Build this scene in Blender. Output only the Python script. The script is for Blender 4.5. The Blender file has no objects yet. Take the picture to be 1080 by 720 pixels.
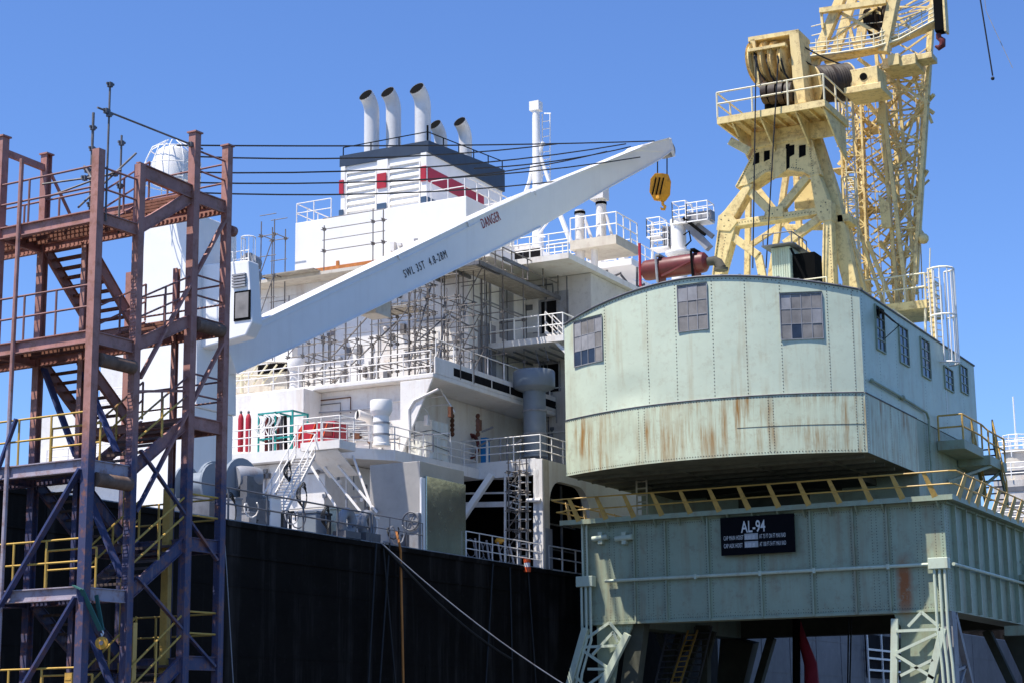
import bpy, bmesh, math, random
import numpy as np
from mathutils import Vector, Matrix, noise
random.seed(4)
R = math.radians
scene = bpy.context.scene
col = scene.collection
# ------------------------------------------------------------------ camera, sky, sun, exposure
F = 1957.; PIT = R(11.8); ROLL = .012; YAW = R(27.5); CZ = 2.
cam_d = bpy.data.cameras.new('camera'); cam = bpy.data.objects.new('camera', cam_d); col.objects.link(cam)
cam_d.sensor_width = 36; cam_d.lens = F/1080*36; cam_d.clip_start = .5; cam_d.clip_end = 6000
cam.matrix_world = (Matrix.Translation((0, 0, CZ)) @ Matrix.Rotation(YAW, 4, 'Z') @ Matrix.Rotation(math.pi/2+PIT, 4, 'X') @ Matrix.Rotation(-ROLL, 4, 'Z'))
scene.camera = cam
SUN = Vector((.27, .41, -1.0)).normalized()          # direction the light travels
world = bpy.data.worlds.new('World'); scene.world = world; world.use_nodes = True
nt = world.node_tree; nt.nodes.clear()
sky = nt.nodes.new('ShaderNodeTexSky'); sky.sky_type = 'NISHITA'; sky.sun_disc = False
sky.sun_elevation = math.asin(-SUN.z); sky.sun_rotation = math.atan2(-SUN.x, -SUN.y)
sky.altitude = 0; sky.air_density = 1.0; sky.dust_density = .1; sky.ozone_density = 6.0
bg = nt.nodes.new('ShaderNodeBackground'); bg.inputs[1].default_value = .128
wo = nt.nodes.new('ShaderNodeOutputWorld')
tint = nt.nodes.new('ShaderNodeMix'); tint.data_type = 'RGBA'; tint.blend_type = 'MULTIPLY'; tint.inputs[0].default_value = 1; tint.inputs[7].default_value = (.70, .825, 1.08, 1)
nt.links.new(sky.outputs[0], tint.inputs[6]); nt.links.new(tint.outputs[2], bg.inputs[0]); nt.links.new(bg.outputs[0], wo.inputs[0])
sd = bpy.data.lights.new('sun', 'SUN'); sd.energy = 5.0; sd.angle = R(.53); sd.color = (1, .955, .89)
so = bpy.data.objects.new('sun', sd); col.objects.link(so)
so.rotation_euler = SUN.to_track_quat('-Z', 'Y').to_euler(); so.location = (-60, -60, 90)
vs = scene.view_settings; vs.view_transform = 'Standard'; vs.look = 'None'; vs.exposure = .45; vs.gamma = 1; vs.use_curve_mapping = False
scene.render.engine = 'CYCLES'

# ------------------------------------------------------------------ measuring: a sight line meets a wall plane of the place
def ray(px, py):
    a = px-540.; b = 360.-py
    c, s = math.cos(ROLL), math.sin(ROLL); a, b = a*c+b*s, -a*s+b*c
    cp, sp = math.cos(PIT), math.sin(PIT); fx, fy = -math.sin(YAW), math.cos(YAW)
    return Vector((math.cos(YAW)*a-fx*sp*b+fx*cp*F, math.sin(YAW)*a-fy*sp*b+fy*cp*F, cp*b+sp*F))
def U(px, py, X=None, Y=None, Z=None, D=None):
    d = ray(px, py)
    t = X/d.x if X is not None else Y/d.y if Y is not None else (Z-CZ)/d.z if Z is not None else D/F
    return Vector((0, 0, CZ))+d*t

# ------------------------------------------------------------------ mesh helpers
class MB:
    def __init__(s): s.v = []; s.f = []; s.m = []; s.sm = []; s.g = []
    def add(s, vs, fs, mi=0, sm=False):
        n = len(s.v); s.g.append((n, len(s.f), len(vs), len(fs))); s.v += [tuple(v) for v in vs]; s.f += [tuple(i+n for i in f) for f in fs]
        s.m += [mi]*len(fs); s.sm += [sm]*len(fs); return s
    def box(s, x0, x1, y0, y1, z0, z1, mi=0):
        x0, x1 = min(x0, x1), max(x0, x1); y0, y1 = min(y0, y1), max(y0, y1); z0, z1 = min(z0, z1), max(z0, z1)
        return s.add([(x0,y0,z0),(x1,y0,z0),(x1,y1,z0),(x0,y1,z0),(x0,y0,z1),(x1,y0,z1),(x1,y1,z1),(x0,y1,z1)],
                     [(0,3,2,1),(4,5,6,7),(0,1,5,4),(1,2,6,5),(2,3,7,6),(3,0,4,7)], mi)
    def bar(s, p, q, w, h=None, up=(0,0,1), mi=0):
        h = h or w; p = Vector(p); q = Vector(q); d = (q-p).normalized(); up = Vector(up)
        if abs(d.dot(up)) > .97: up = Vector((0,1,0)) if abs(d.y) < .9 else Vector((1,0,0))
        a = d.cross(up).normalized()*w/2; b = a.cross(d).normalized()*h/2
        vs = [p-a-b, p+a-b, p+a+b, p-a+b, q-a-b, q+a-b, q+a+b, q-a+b]
        return s.add(vs, [(0,3,2,1),(4,5,6,7),(0,1,5,4),(1,2,6,5),(2,3,7,6),(3,0,4,7)], mi)
    def taper(s, p, q, w0, w1, h, up=(0,0,1), mi=0):
        p = Vector(p); q = Vector(q); d = (q-p).normalized(); up = Vector(up)
        a = d.cross(up).normalized(); b = a.cross(d).normalized()*h/2
        vs = [p-a*w0/2-b, p+a*w0/2-b, p+a*w0/2+b, p-a*w0/2+b, q-a*w1/2-b, q+a*w1/2-b, q+a*w1/2+b, q-a*w1/2+b]
        return s.add(vs, [(0,3,2,1),(4,5,6,7),(0,1,5,4),(1,2,6,5),(2,3,7,6),(3,0,4,7)], mi)
    def ibeam(s, p, q, w, h, t=.025, up=(0,0,1), mi=0):
        p = Vector(p); q = Vector(q); d = (q-p).normalized(); u = Vector(up)
        a = d.cross(u).normalized(); b = a.cross(d).normalized()
        s.bar(p+b*(h/2-t/2), q+b*(h/2-t/2), w, t, up, mi); s.bar(p-b*(h/2-t/2), q-b*(h/2-t/2), w, t, up, mi)
        return s.bar(p, q, t, h-2*t, up, mi)
    def tube(s, p, q, r, n=6, r2=None, mi=0, caps=True):
        return s.path([p, q], [r, r2 if r2 is not None else r], n, mi, caps)
    def path(s, pts, r, n=6, mi=0, caps=True):
        pts = [Vector(p) for p in pts]; k = len(pts)
        if not isinstance(r, (list, tuple)): r = [r]*k
        up = None; vs = []
        for i, p in enumerate(pts):
            d = (pts[min(i+1, k-1)]-pts[max(i-1, 0)]).normalized()
            if up is None: up = Vector((0,0,1)) if abs(d.z) < .9 else Vector((1,0,0))
            a = d.cross(up)
            if a.length < 1e-4: a = d.orthogonal()
            a.normalize(); b = a.cross(d).normalized(); up = b
            for j in range(n):
                t = 2*math.pi*j/n; vs.append(p+(a*math.cos(t)+b*math.sin(t))*r[i])
        fs = [(i*n+j, i*n+(j+1) % n, (i+1)*n+(j+1) % n, (i+1)*n+j) for i in range(k-1) for j in range(n)]
        s.add(vs, fs, mi, True)
        if caps: s.add(vs[:n], [tuple(range(n))[::-1]], mi); s.add(vs[-n:], [tuple(range(n))], mi)
        return s
    def lathe(s, c, prof, n=20, mi=0, axis=(0,0,1)):
        c = Vector(c); ax = Vector(axis).normalized(); a = ax.orthogonal().normalized(); b = ax.cross(a); vs = []
        for r, z in prof:
            for j in range(n):
                t = 2*math.pi*j/n; vs.append(c+ax*z+(a*math.cos(t)+b*math.sin(t))*max(r, .001))
        fs = [(i*n+j, i*n+(j+1) % n, (i+1)*n+(j+1) % n, (i+1)*n+j) for i in range(len(prof)-1) for j in range(n)]
        s.add(vs, fs, mi, n > 12)
        s.add(vs[:n], [tuple(range(n))[::-1]], mi); return s.add(vs[-n:], [tuple(range(n))], mi)
    def prism(s, pts, off, mi=0):
        """polygon (3-D points) pushed by vector off"""
        off = Vector(off); pts = [Vector(p) for p in pts]; n = len(pts)
        return s.add(pts+[p+off for p in pts], [tuple(range(n))[::-1], tuple(range(n, 2*n))]+[(i, (i+1) % n, (i+1) % n+n, i+n) for i in range(n)], mi)
    def sphere(s, c, r, n=10, mi=0, sc=(1,1,1)):
        c = Vector(c); vs = []; m = n//2
        for i in range(m+1):
            a = math.pi*i/m
            for j in range(n):
                b = 2*math.pi*j/n; vs.append((c.x+r*sc[0]*math.sin(a)*math.cos(b), c.y+r*sc[1]*math.sin(a)*math.sin(b), c.z+r*sc[2]*math.cos(a)))
        return s.add(vs, [(i*n+j, (i+1)*n+j, (i+1)*n+(j+1) % n, i*n+(j+1) % n) for i in range(m) for j in range(n)], mi, True)
    def pieces(s):
        """groups of shapes that lie close together: shapes far apart become objects of their own"""
        g = s.g; k = len(g)
        if k < 2: return None
        V = np.array(s.v, dtype=float); lo = np.array([V[a:a+n].min(0) for a, _, n, _ in g]); hi = np.array([V[a:a+n].max(0) for a, _, n, _ in g])
        sz = (hi-lo).max(1); par = list(range(k))
        def find(i):
            while par[i] != i: par[i] = par[par[i]]; i = par[i]
            return i
        for i in np.argsort(-sz):
            gap = np.sqrt((np.maximum(0, np.maximum(lo[i]-hi, lo-hi[i]))**2).sum(1)); near = np.nonzero(gap <= np.maximum(.02, .45*np.maximum(sz[i], sz)))[0]
            ri = find(int(i))
            for j in near:
                rj = find(int(j))
                if rj != ri: par[rj] = ri
        roots = [find(i) for i in range(k)]; u = sorted(set(roots), key=roots.index)
        if len(u) < 2: return None
        out = []
        for r in u:
            m = MB(); 
            if getattr(s, 'local', False): m.local = True
            for i in range(k):
                if roots[i] != r: continue
                v0, f0, nv, nf = g[i]; n = len(m.v); m.v += s.v[v0:v0+nv]; m.f += [tuple(q-v0+n for q in f) for f in s.f[f0:f0+nf]]; m.m += s.m[f0:f0+nf]; m.sm += s.sm[f0:f0+nf]
            m.g = []; out.append(m)
        return out
    def build(s, name, mats, parent=None, bevel=0, recalc=True):
        if getattr(s, 'posts', None):
            posts = s.posts; s.posts = None; root = parent
            while root is not None and root.parent is not None: root = root.parent
            if root is not None and root.name == 'portal_crane' and not s.f is None:
                o = s.build(name, mats, parent, bevel, recalc); host = o if parent.parent is None else parent
                for p in posts: m = MB(); m.tube(*p); m.build('rail_post', mats, host)
                return o
            for p in posts: s.tube(*p)
        ps = s.pieces() if parent is not None else None
        if ps: return [m.build(name, mats, parent, bevel, recalc) for m in ps][0]
        me = bpy.data.meshes.new(name)
        vv = s.v
        if parent is not None:
            o = parent
            M = Matrix.Identity(4)
            chain = []
            while o is not None: chain.append(o); o = o.parent
            for c in reversed(chain): M = M @ (Matrix.Translation(c.location) @ c.rotation_euler.to_matrix().to_4x4())
            if not getattr(s, 'local', False):
                Mi = M.inverted(); vv = [tuple(Mi @ Vector(v)) for v in vv]
        me.from_pydata(vv, [], s.f); me.update()
        if not isinstance(mats, (list, tuple)): mats = [mats]
        for m in mats: me.materials.append(m)
        me.polygons.foreach_set('material_index', s.m); me.polygons.foreach_set('use_smooth', s.sm)
        if recalc:
            bm = bmesh.new(); bm.from_mesh(me); bmesh.ops.recalc_face_normals(bm, faces=bm.faces); bm.to_mesh(me); bm.free()
        if any(s.sm): me.set_sharp_from_angle(angle=R(38))
        ob = bpy.data.objects.new(name, me); col.objects.link(ob)
        if parent is not None: ob.parent = parent
        if bevel:
            b = ob.modifiers.new('bevel', 'BEVEL'); b.width = bevel; b.segments = 2; b.limit_method = 'ANGLE'
        return ob
def tag(o, label=None, cat=None, group=None, kind=None):
    if label: o['label'] = label
    if cat: o['category'] = cat
    if group: o['group'] = group
    if kind: o['kind'] = kind
    return o
def empty(name, loc, label, cat, group=None, rz=0):
    o = bpy.data.objects.new(name, None); col.objects.link(o); o.location = loc; o.rotation_euler = (0, 0, rz)
    o.empty_display_size = .3
    return tag(o, label, cat, group)
def lerp(a, b, t): return Vector(a)*(1-t)+Vector(b)*t

# ------------------------------------------------------------------ materials
def mat(name, base, rough=.55, metal=0, var=.12, scale=1.2, dirt=None, dirt_amt=0, streak=None, streak_amt=0, streak_scale=2.2, bump=.0, spec=.4, band=None, zmix=None, slo=.5, stain=None, dlo=.52):
    m = bpy.data.materials.new(name); m.use_nodes = True; n = m.node_tree; N = n.nodes; L = n.links
    b = N['Principled BSDF']; b.inputs['Roughness'].default_value = rough; b.inputs['Metallic'].default_value = metal
    b.inputs['Specular IOR Level'].default_value = spec
    geo = N.new('ShaderNodeNewGeometry'); pos = geo.outputs['Position']
    def noise_(sc, vec, det=4, r=.6):
        t = N.new('ShaderNodeTexNoise'); t.inputs['Scale'].default_value = sc; t.inputs['Detail'].default_value = det; t.inputs['Roughness'].default_value = r
        L.new(vec, t.inputs['Vector']); return t.outputs['Fac']
    def ramp(v, lo, hi):
        r = N.new('ShaderNodeMapRange'); r.inputs[1].default_value = lo; r.inputs[2].default_value = hi; L.new(v, r.inputs[0]); return r.outputs[0]
    def mix(f, a, c):
        x = N.new('ShaderNodeMix'); x.data_type = 'RGBA'
        if isinstance(f, (int, float)): x.inputs[0].default_value = f
        else: L.new(f, x.inputs[0])
        for s_, v in ((x.inputs[6], a), (x.inputs[7], c)):
            if isinstance(v, tuple): s_.default_value = (*v, 1)
            else: L.new(v, s_)
        return x.outputs[2]
    def mul(a, c):
        x = N.new('ShaderNodeMath'); x.operation = 'MULTIPLY'
        for s_, v in ((x.inputs[0], a), (x.inputs[1], c)):
            if isinstance(v, (int, float)): s_.default_value = v
            else: L.new(v, s_)
        return x.outputs[0]
    lo = tuple(c*(1-var) for c in base); hi = tuple(min(1, c*(1+var*.7)) for c in base)
    c = mix(ramp(noise_(scale, pos), .3, .7), lo, hi)
    if zmix:      # paint changes with height: (colour2, z_mid, blend)
        sp = N.new('ShaderNodeSeparateXYZ'); L.new(pos, sp.inputs[0])
        ad = N.new('ShaderNodeMath'); ad.operation = 'MULTIPLY_ADD'; L.new(noise_(1.1, pos, 6, .75), ad.inputs[0]); ad.inputs[1].default_value = 3.2; L.new(sp.outputs[2], ad.inputs[2])
        c = mix(ramp(ad.outputs[0], zmix[1]+1.6-zmix[2], zmix[1]+1.6+zmix[2]), zmix[0], c)
    if streak:
        mp = N.new('ShaderNodeMapping'); mp.inputs['Scale'].default_value = (1, 1, .07); L.new(pos, mp.inputs[0])
        sfac = ramp(noise_(streak_scale, mp.outputs[0], 5, .7), slo, slo+.22)
        blot = ramp(noise_(.45, pos, 2), .33, .56)
        f = mul(mul(sfac, blot), streak_amt)
        if band:
            sp2 = N.new('ShaderNodeSeparateXYZ'); L.new(pos, sp2.inputs[0]); f = mul(f, ramp(sp2.outputs[2], band[0], band[1]))
        c = mix(f, c, streak)
    if dirt: c = mix(mul(ramp(noise_(3.1, pos, 8, .75), dlo, dlo+.14), dirt_amt), c, dirt)
    if stain:
        x0, z0, wx, hz, sc = stain; sp3 = N.new('ShaderNodeSeparateXYZ'); L.new(pos, sp3.inputs[0])
        def band_(sock, mid, half):
            a = N.new('ShaderNodeMath'); a.operation = 'SUBTRACT'; L.new(sock, a.inputs[0]); a.inputs[1].default_value = mid
            d = N.new('ShaderNodeMath'); d.operation = 'ABSOLUTE'; L.new(a.outputs[0], d.inputs[0]); return ramp(d.outputs[0], half, half*.35)
        c = mix(mul(mul(band_(sp3.outputs[0], x0, wx), band_(sp3.outputs[2], z0, hz)), ramp(noise_(2.5, pos, 6, .8), .3, .5)), c, sc)
    L.new(c, b.inputs['Base Color'])
    rr = N.new('ShaderNodeMapRange'); rr.inputs[3].default_value = max(.05, rough-.12); rr.inputs[4].default_value = min(1, rough+.15)
    L.new(noise_(2.3, pos), rr.inputs[0]); L.new(rr.outputs[0], b.inputs['Roughness'])
    if bump:
        bp = N.new('ShaderNodeBump'); bp.inputs['Strength'].default_value = bump; bp.inputs['Distance'].default_value = .06
        L.new(noise_(1.3, pos, 3), bp.inputs['Height']); L.new(bp.outputs[0], b.inputs['Normal'])
    return m
RUST = (.19, .062, .02)
M = dict(
 white=mat('white_marine_paint', (.78,.745,.7), .42, var=.05, streak=(.42,.26,.14), streak_amt=.4, streak_scale=1.3, dirt=(.45,.36,.28), dirt_amt=.22, bump=.12),
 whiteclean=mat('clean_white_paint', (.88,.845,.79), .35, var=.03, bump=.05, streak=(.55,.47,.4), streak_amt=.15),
 shadewall=mat('weathered_white_in_shade', (.6,.56,.51), .6, var=.14, scale=.5, streak=(.3,.2,.13), streak_amt=.5, streak_scale=1.3, dirt=(.33,.28,.24), dirt_amt=.45, bump=.1),  # weathered white, base also darkened to paint in the wall's shade
 cream=mat('cream_primer', (.62,.56,.46), .6, var=.1, streak=RUST, streak_amt=.35, dirt=(.3,.2,.13), dirt_amt=.3),
 hull=mat('black_hull_paint', (.0085,.007,.0062), .7, spec=.06, zmix=((.036,.032,.03), 2.6, 1.2), var=.35, scale=.35, streak=(.075,.065,.06), streak_amt=.6, streak_scale=.9, dlo=.56, dirt=(.035,.031,.03), dirt_amt=.3, bump=.2),
 hullgrey=mat('grey_hull_paint', (.125,.118,.125), .6, var=.25, scale=.4, streak=(.07,.06,.065), streak_amt=.7, streak_scale=1.0, bump=.08),
 mint=mat('pale_mint_paint', (.565,.62,.465), .45, var=.07, scale=.5, streak=(.38,.27,.13), streak_amt=.5, streak_scale=2.0, slo=.5, dirt=(.3,.2,.1), dirt_amt=.2, bump=.2),
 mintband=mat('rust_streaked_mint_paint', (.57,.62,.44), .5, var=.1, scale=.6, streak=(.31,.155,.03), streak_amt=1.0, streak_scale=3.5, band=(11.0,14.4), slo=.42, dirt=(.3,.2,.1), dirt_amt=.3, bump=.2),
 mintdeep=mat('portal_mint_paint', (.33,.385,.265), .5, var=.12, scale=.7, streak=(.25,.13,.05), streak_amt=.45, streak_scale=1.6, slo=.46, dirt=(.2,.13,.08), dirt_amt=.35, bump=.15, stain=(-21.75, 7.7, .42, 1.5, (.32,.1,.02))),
 rivet=mat('rusty_rivets', (.085,.075,.055), .8, var=.4),
 rivetm=mat('green_rivets', (.07,.09,.08), .7, var=.3),
 under=mat('olive_underside_shade', (.075,.075,.05), .8, var=.25, dirt=(.08,.06,.04), dirt_amt=.5),  # olive darkened so the colour carries the shade under the crane
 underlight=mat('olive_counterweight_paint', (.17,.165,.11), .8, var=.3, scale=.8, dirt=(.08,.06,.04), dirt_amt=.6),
 yellow=mat('cream_yellow_crane_paint', (.85,.65,.29), .5, var=.1, streak=(.28,.14,.05), streak_amt=.45, streak_scale=3, dlo=.5, dirt=(.24,.13,.05), dirt_amt=.6, bump=.1),
 rail=mat('yellow_handrail_paint', (.6,.37,.09), .5, var=.2, dirt=(.2,.1,.04), dirt_amt=.5),
 creamrail=mat('pale_cream_handrail_paint', (.74,.66,.45), .5, var=.12, dirt=(.25,.15,.06), dirt_amt=.4),
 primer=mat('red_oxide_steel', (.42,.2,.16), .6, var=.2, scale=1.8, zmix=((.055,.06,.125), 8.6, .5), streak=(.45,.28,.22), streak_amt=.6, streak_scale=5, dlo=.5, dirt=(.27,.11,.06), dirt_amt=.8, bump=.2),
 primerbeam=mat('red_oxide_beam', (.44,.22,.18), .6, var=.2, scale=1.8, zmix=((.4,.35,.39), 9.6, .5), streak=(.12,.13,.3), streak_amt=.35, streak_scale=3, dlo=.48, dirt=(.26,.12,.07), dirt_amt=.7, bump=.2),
 grate=mat('rusty_grating', (.22,.09,.055), .8, var=.4, scale=5, zmix=((.1,.07,.06), 9.6, 1)),
 trail=mat('tower_handrail_paint', (.27,.13,.11), .6, var=.2, zmix=((.6,.37,.075), 9.8, .3), dirt=(.15,.07,.04), dirt_amt=.4),
 blue=mat('blue_steel_paint', (.05,.065,.16), .5, var=.25, dirt=(.2,.09,.05), dirt_amt=.5),
 navy=mat('navy_paint', (.028,.045,.075), .5, var=.12, bump=.05),
 navyblue=mat('blue_panel_paint', (.04,.075,.13), .5, var=.12),
 red=mat('red_paint', (.42,.02,.035), .45, var=.12),
 maroon=mat('maroon_tank_paint', (.15,.026,.022), .45, var=.25, scale=2, dirt=(.09,.03,.025), dirt_amt=.5, bump=.1),
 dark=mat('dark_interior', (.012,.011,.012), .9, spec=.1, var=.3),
 soot=mat('black_soot', (.006,.006,.006), .95, spec=.05, var=.2),
 shade=mat('worn_grey_steel', (.3,.3,.31), .6, var=.18, streak=RUST, streak_amt=.3, dirt=(.16,.11,.08), dirt_amt=.4),
 galv=mat('galvanised_scaffold_tube', (.17,.155,.145), .55, .2, var=.3, scale=4, dirt=(.2,.12,.07), dirt_amt=.5),
 plank=mat('weathered_planks', (.36,.32,.26), .8, var=.3, scale=3),
 rope=mat('black_cable', (.015,.015,.016), .6, var=.2),
 wire=mat('greased_wire_rope', (.045,.03,.02), .6, var=.5, scale=14, bump=.3),
 orange=mat('orange_hook_block_paint', (.72,.34,.03), .45, var=.12, dirt=(.12,.05,.02), dirt_amt=.5),
 teal=mat('teal_frame_paint', (.02,.3,.27), .5, var=.15),
 canvas=mat('off_white_canvas', (.66,.66,.6), .85, var=.1, bump=.5),
 alu=mat('bare_aluminium_sheet', (.42,.385,.345), .42, .25, var=.12, scale=.8, bump=.1, dirt=(.3,.28,.24), dirt_amt=.3),
 steel=mat('polished_sheet', (.5,.5,.4), .22, .8, var=.12, scale=.9, bump=.35),
 grey=mat('blue_grey_paint', (.21,.24,.27), .4, var=.08, bump=.05),
 winch=mat('dark_grey_machinery', (.13,.13,.14), .5, var=.3, dirt=(.05,.04,.04), dirt_amt=.4),
 glass=mat('dusty_window_glass', (.23,.21,.19), .6, var=.35, scale=1.4, spec=.5),
 glasslight=mat('milky_window_glass', (.3,.29,.29), .6, var=.25, scale=2),
 glassdark=mat('dark_window_glass', (.03,.04,.06), .12, var=.3, scale=2),
 blueb=mat('bright_blue_paint', (.02,.25,.6), .4, var=.1),
 orangerust=mat('orange_rust', (.45,.16,.045), .8, var=.4, scale=4),
 signblack=mat('sign_black', (.004,.004,.006), .7, var=.1, spec=.1), signwhite=mat('sign_lettering_white', (.72,.72,.7), .6, var=.05), signgrey=mat('sign_patch_grey', (.42,.42,.42), .6, var=.05),
 stencilred=mat('stencil_red', (.3,.02,.02), .5, var=.1), stencil=mat('stencil_black', (.025,.025,.03), .5, var=.1),
 strap=mat('green_lifting_strap', (.04,.14,.12), .7, var=.15),
 hose=mat('orange_hose', (.55,.2,.04), .6, var=.2),
 concrete=mat('quay_asphalt', (.055,.053,.05), .85, var=.2, dirt=(.15,.14,.12), dirt_amt=.5),
 cloth=mat('crimson_tarpaulin', (.36,.02,.045), .7, var=.2, bump=.4),
 conewhite=mat('reflective_white', (.75,.75,.75), .4), cone=mat('drum_orange', (.75,.1,.02), .5, var=.08),
)
M['sleeve'] = mat('rusty_sleeve', (.2,.12,.08), .8, var=.35, scale=4, dirt=(.25,.2,.17), dirt_amt=.5)
M['darkrust'] = mat('dark_rust', (.13,.05,.025), .85, var=.4, scale=6)
# glass panes on the crane: each pane differs
wm = bpy.data.materials.new('harbour_water'); wm.use_nodes = True
wb = wm.node_tree.nodes['Principled BSDF']; wb.inputs['Base Color'].default_value = (.02,.045,.05,1); wb.inputs['Roughness'].default_value = .12
wn = wm.node_tree.nodes.new('ShaderNodeTexNoise'); wn.inputs['Scale'].default_value = .9
wg = wm.node_tree.nodes.new('ShaderNodeNewGeometry'); wm.node_tree.links.new(wg.outputs['Position'], wn.inputs['Vector'])
wbp = wm.node_tree.nodes.new('ShaderNodeBump'); wbp.inputs['Strength'].default_value = .6; wm.node_tree.links.new(wn.outputs[0], wbp.inputs['Height']); wm.node_tree.links.new(wbp.outputs[0], wb.inputs['Normal'])

# ------------------------------------------------------------------ setting
b = MB(); b.add([(-3000,-3000,0),(3000,-3000,0),(3000,3000,0),(-3000,3000,0)], [(0,1,2,3)]); tag(b.build('water', wm), kind='structure')
b = MB(); b.box(-37.2, -8, 26, 420, -3, .9); b.box(-37.25, -36.85, 26, 420, .9, 1.15); b.box(-8.4, -7.95, 26, 420, .9, 1.15)
tag(b.build('quay', M['concrete']), kind='structure')

def railing(mb, pts, h=1.05, step=1.5, r=.028, rails=(1, .5), n=5, lean=(0,0,0), toe=False, posts=True):
    """rails and stanchions along a polyline of deck points into one builder"""
    pts = [Vector(p) for p in pts]; lean = Vector(lean)
    for k in rails:
        for a, c in zip(pts[:-1], pts[1:]): mb.tube(a+Vector((0,0,h*k))+lean*k, c+Vector((0,0,h*k))+lean*k, r, n)
    if posts:
        if not hasattr(mb, 'posts'): mb.posts = []
        for i, (a, c) in enumerate(zip(pts[:-1], pts[1:])):
            m = max(1, round((c-a).length/step))
            for j in range(m+(i == len(pts)-2)):
                q = lerp(a, c, j/m); mb.posts.append((q, q+Vector((0,0,h))+lean, r*1.1, n))
    return mb
def ladder(mb, a, c, w, side, r=.02, step=.3, mi=0):
    a = Vector(a); c = Vector(c); s = Vector(side).normalized()*w/2
    mb.tube(a-s, c-s, r*1.3, 5, mi=mi); mb.tube(a+s, c+s, r*1.3, 5, mi=mi)
    k = int((c-a).length/step)
    for i in range(1, k): q = lerp(a, c, i/k); mb.tube(q-s, q+s, r, 4, mi=mi)
def cage(mb, c, z0, z1, r, out, n=7, rt=.02, step=.9, mi=0):
    """safety hoops: half-round open to the ladder, with vertical strips"""
    out = Vector(out).normalized(); s = Vector((0,0,1)).cross(out); k = max(1, round((z1-z0)/step)); ang = [math.pi*(i/(n-1)-.5)*1.35 for i in range(n)]
    pt = lambda t, z: Vector((c[0], c[1], z))+out*(math.cos(t)*r+r*.6)+s*math.sin(t)*r
    for i in range(k+1):
        z = z0+(z1-z0)*i/k; mb.path([pt(t, z) for t in ang], rt*1.3, 4, mi)
    for t in ang: mb.tube(pt(t, z0), pt(t, z1), rt, 4, mi=mi)

# ================================================================== STEEL STAIR TOWER (left)
TO = Vector((-28.17, 32.96, .9)); TA = R(-3)
tower = empty('stair_tower', TO, 'tall open steel stair tower, red oxide above and blue below, at the left', 'stair tower', rz=TA)
def tl(x, y, z): return (x, y, z-.9)
def tpart(mb, name, m, parent=None, bevel=0):
    mb.local = True; return mb.build(name, m, parent or tower, bevel)
POST = {'a':(0,0,15.6,.22),'b':(0,1.45,15.6,.2),'c':(0,3.45,16.95,.22),'d':(0,4.75,16.95,.2),'e':(-3.2,0,16.45,.22),'f':(-3.2,1.5,16.4,.2),'g':(-3.2,3.45,14.0,.2),'h':(-3.2,4.75,14.0,.2),'i':(-1.62,4.75,13.9,.14),'j':(-1.75,1.5,13.9,.14)}
for k, (x, y, z, w) in POST.items():
    b = MB()
    # channel section post: web and two flanges, with ladder-like battens on the hidden side, and a cap plate
    t = .022
    b.box(x-w/2, x+w/2, y-w/2, y-w/2+t, 0, z-.9); b.box(x-w/2, x+w/2, y+w/2-t, y+w/2, 0, z-.9)
    b.box(x+w/2-t if k in 'bcd' else x-t/2, x+w/2-.002 if k in 'bcd' else x+t/2, y-w/2+t, y+w/2-t, 0, z-.9)
    if k in 'ae': b.box(x+w/2-t, x+w/2-.002, y-w/2+t, y+w/2-t, 0, z-.9)
    if k in 'cdef': b.box(x-w*.68, x+w*.68, y-w*.68, y+w*.68, z-.9, z-.86)
    b.box(x-w*.9, x+w*.9, y-w*.9, y+w*.9, 0, .03)
    if k in 'bd':
        for i in range(int((z-1)/.09)): b.box(x-w/2+.01, x+w/2-.03, y-w/2-.012, y-w/2-.002, .2+i*.09, .235+i*.09) if 40 < i < 130 else None
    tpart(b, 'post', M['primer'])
FL = [14.12, 11.22, 8.22, 5.3, 2.4]; RL = [15.45, 12.2, 9.68, 6.68, 3.82]
def tbeam(p, q, w=.14, h=.3, name='landing_beam', m='primerbeam', i=True):
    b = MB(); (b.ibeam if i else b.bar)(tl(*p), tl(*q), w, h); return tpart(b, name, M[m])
for n_, z in enumerate(FL):
    tbeam((-6.4, 0, z-.15), (-.11, 0, z-.15), .16, .3)
    tbeam((0, .11, z-.17), (0, 1.35, z-.17), .1, .3, m='primer' if z > 14 else 'primerbeam')
    tbeam((-3.2, .11, z-.17), (-3.2, 1.4, z-.17), .1, .26, m='primer')
    tbeam((-6.4, 1.47, z-.17), (-.1, 1.47, z-.17), .1, .22, m='primer')
    # grating: bearing bars lying across the landing, seen from below
    b = MB()
    for i in range(44): x = -.15-i*.142; b.box(x-.016, x+.016, .1, 1.4, z-.06-.9, z-.01-.9)
    for i in range(6): b.box(-6.3, -.12, .16+i*.22, .185+i*.22, z-.055-.9, z-.015-.9)
    for i in range(4): b.box(-6.3, -.12, .3+i*.3, .36+i*.3, z-.14-.9, z-.065-.9)
    tpart(b, 'landing_grating', M['grate'])
for n_, z in enumerate(RL):
    tbeam((0, 3.56, z-.15), (0, 4.65, z-.15), .1, .34, m='primer')
    tbeam((-3.2, 3.56, z-.15), (-3.2, 4.65, z-.15), .1, .3, m='primer')
    tbeam((-3.1, 4.78, z-.15), (-.1, 4.78, z-.15), .1, .28, m='primer'); tbeam((-3.1, 3.42, z-.15), (-.1, 3.42, z-.15), .1, .22, m='primer')
    b = MB()
    for i in range(21): x = -.15-i*.146; b.box(x-.04, x+.04, 3.5, 4.7, z-.06-.9, z-.01-.9)
    for i in range(4): b.box(-3.1, -.12, 3.65+i*.3, 3.7+i*.3, z-.13-.9, z-.065-.9)
    tpart(b, 'landing_grating', M['grate'])
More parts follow.
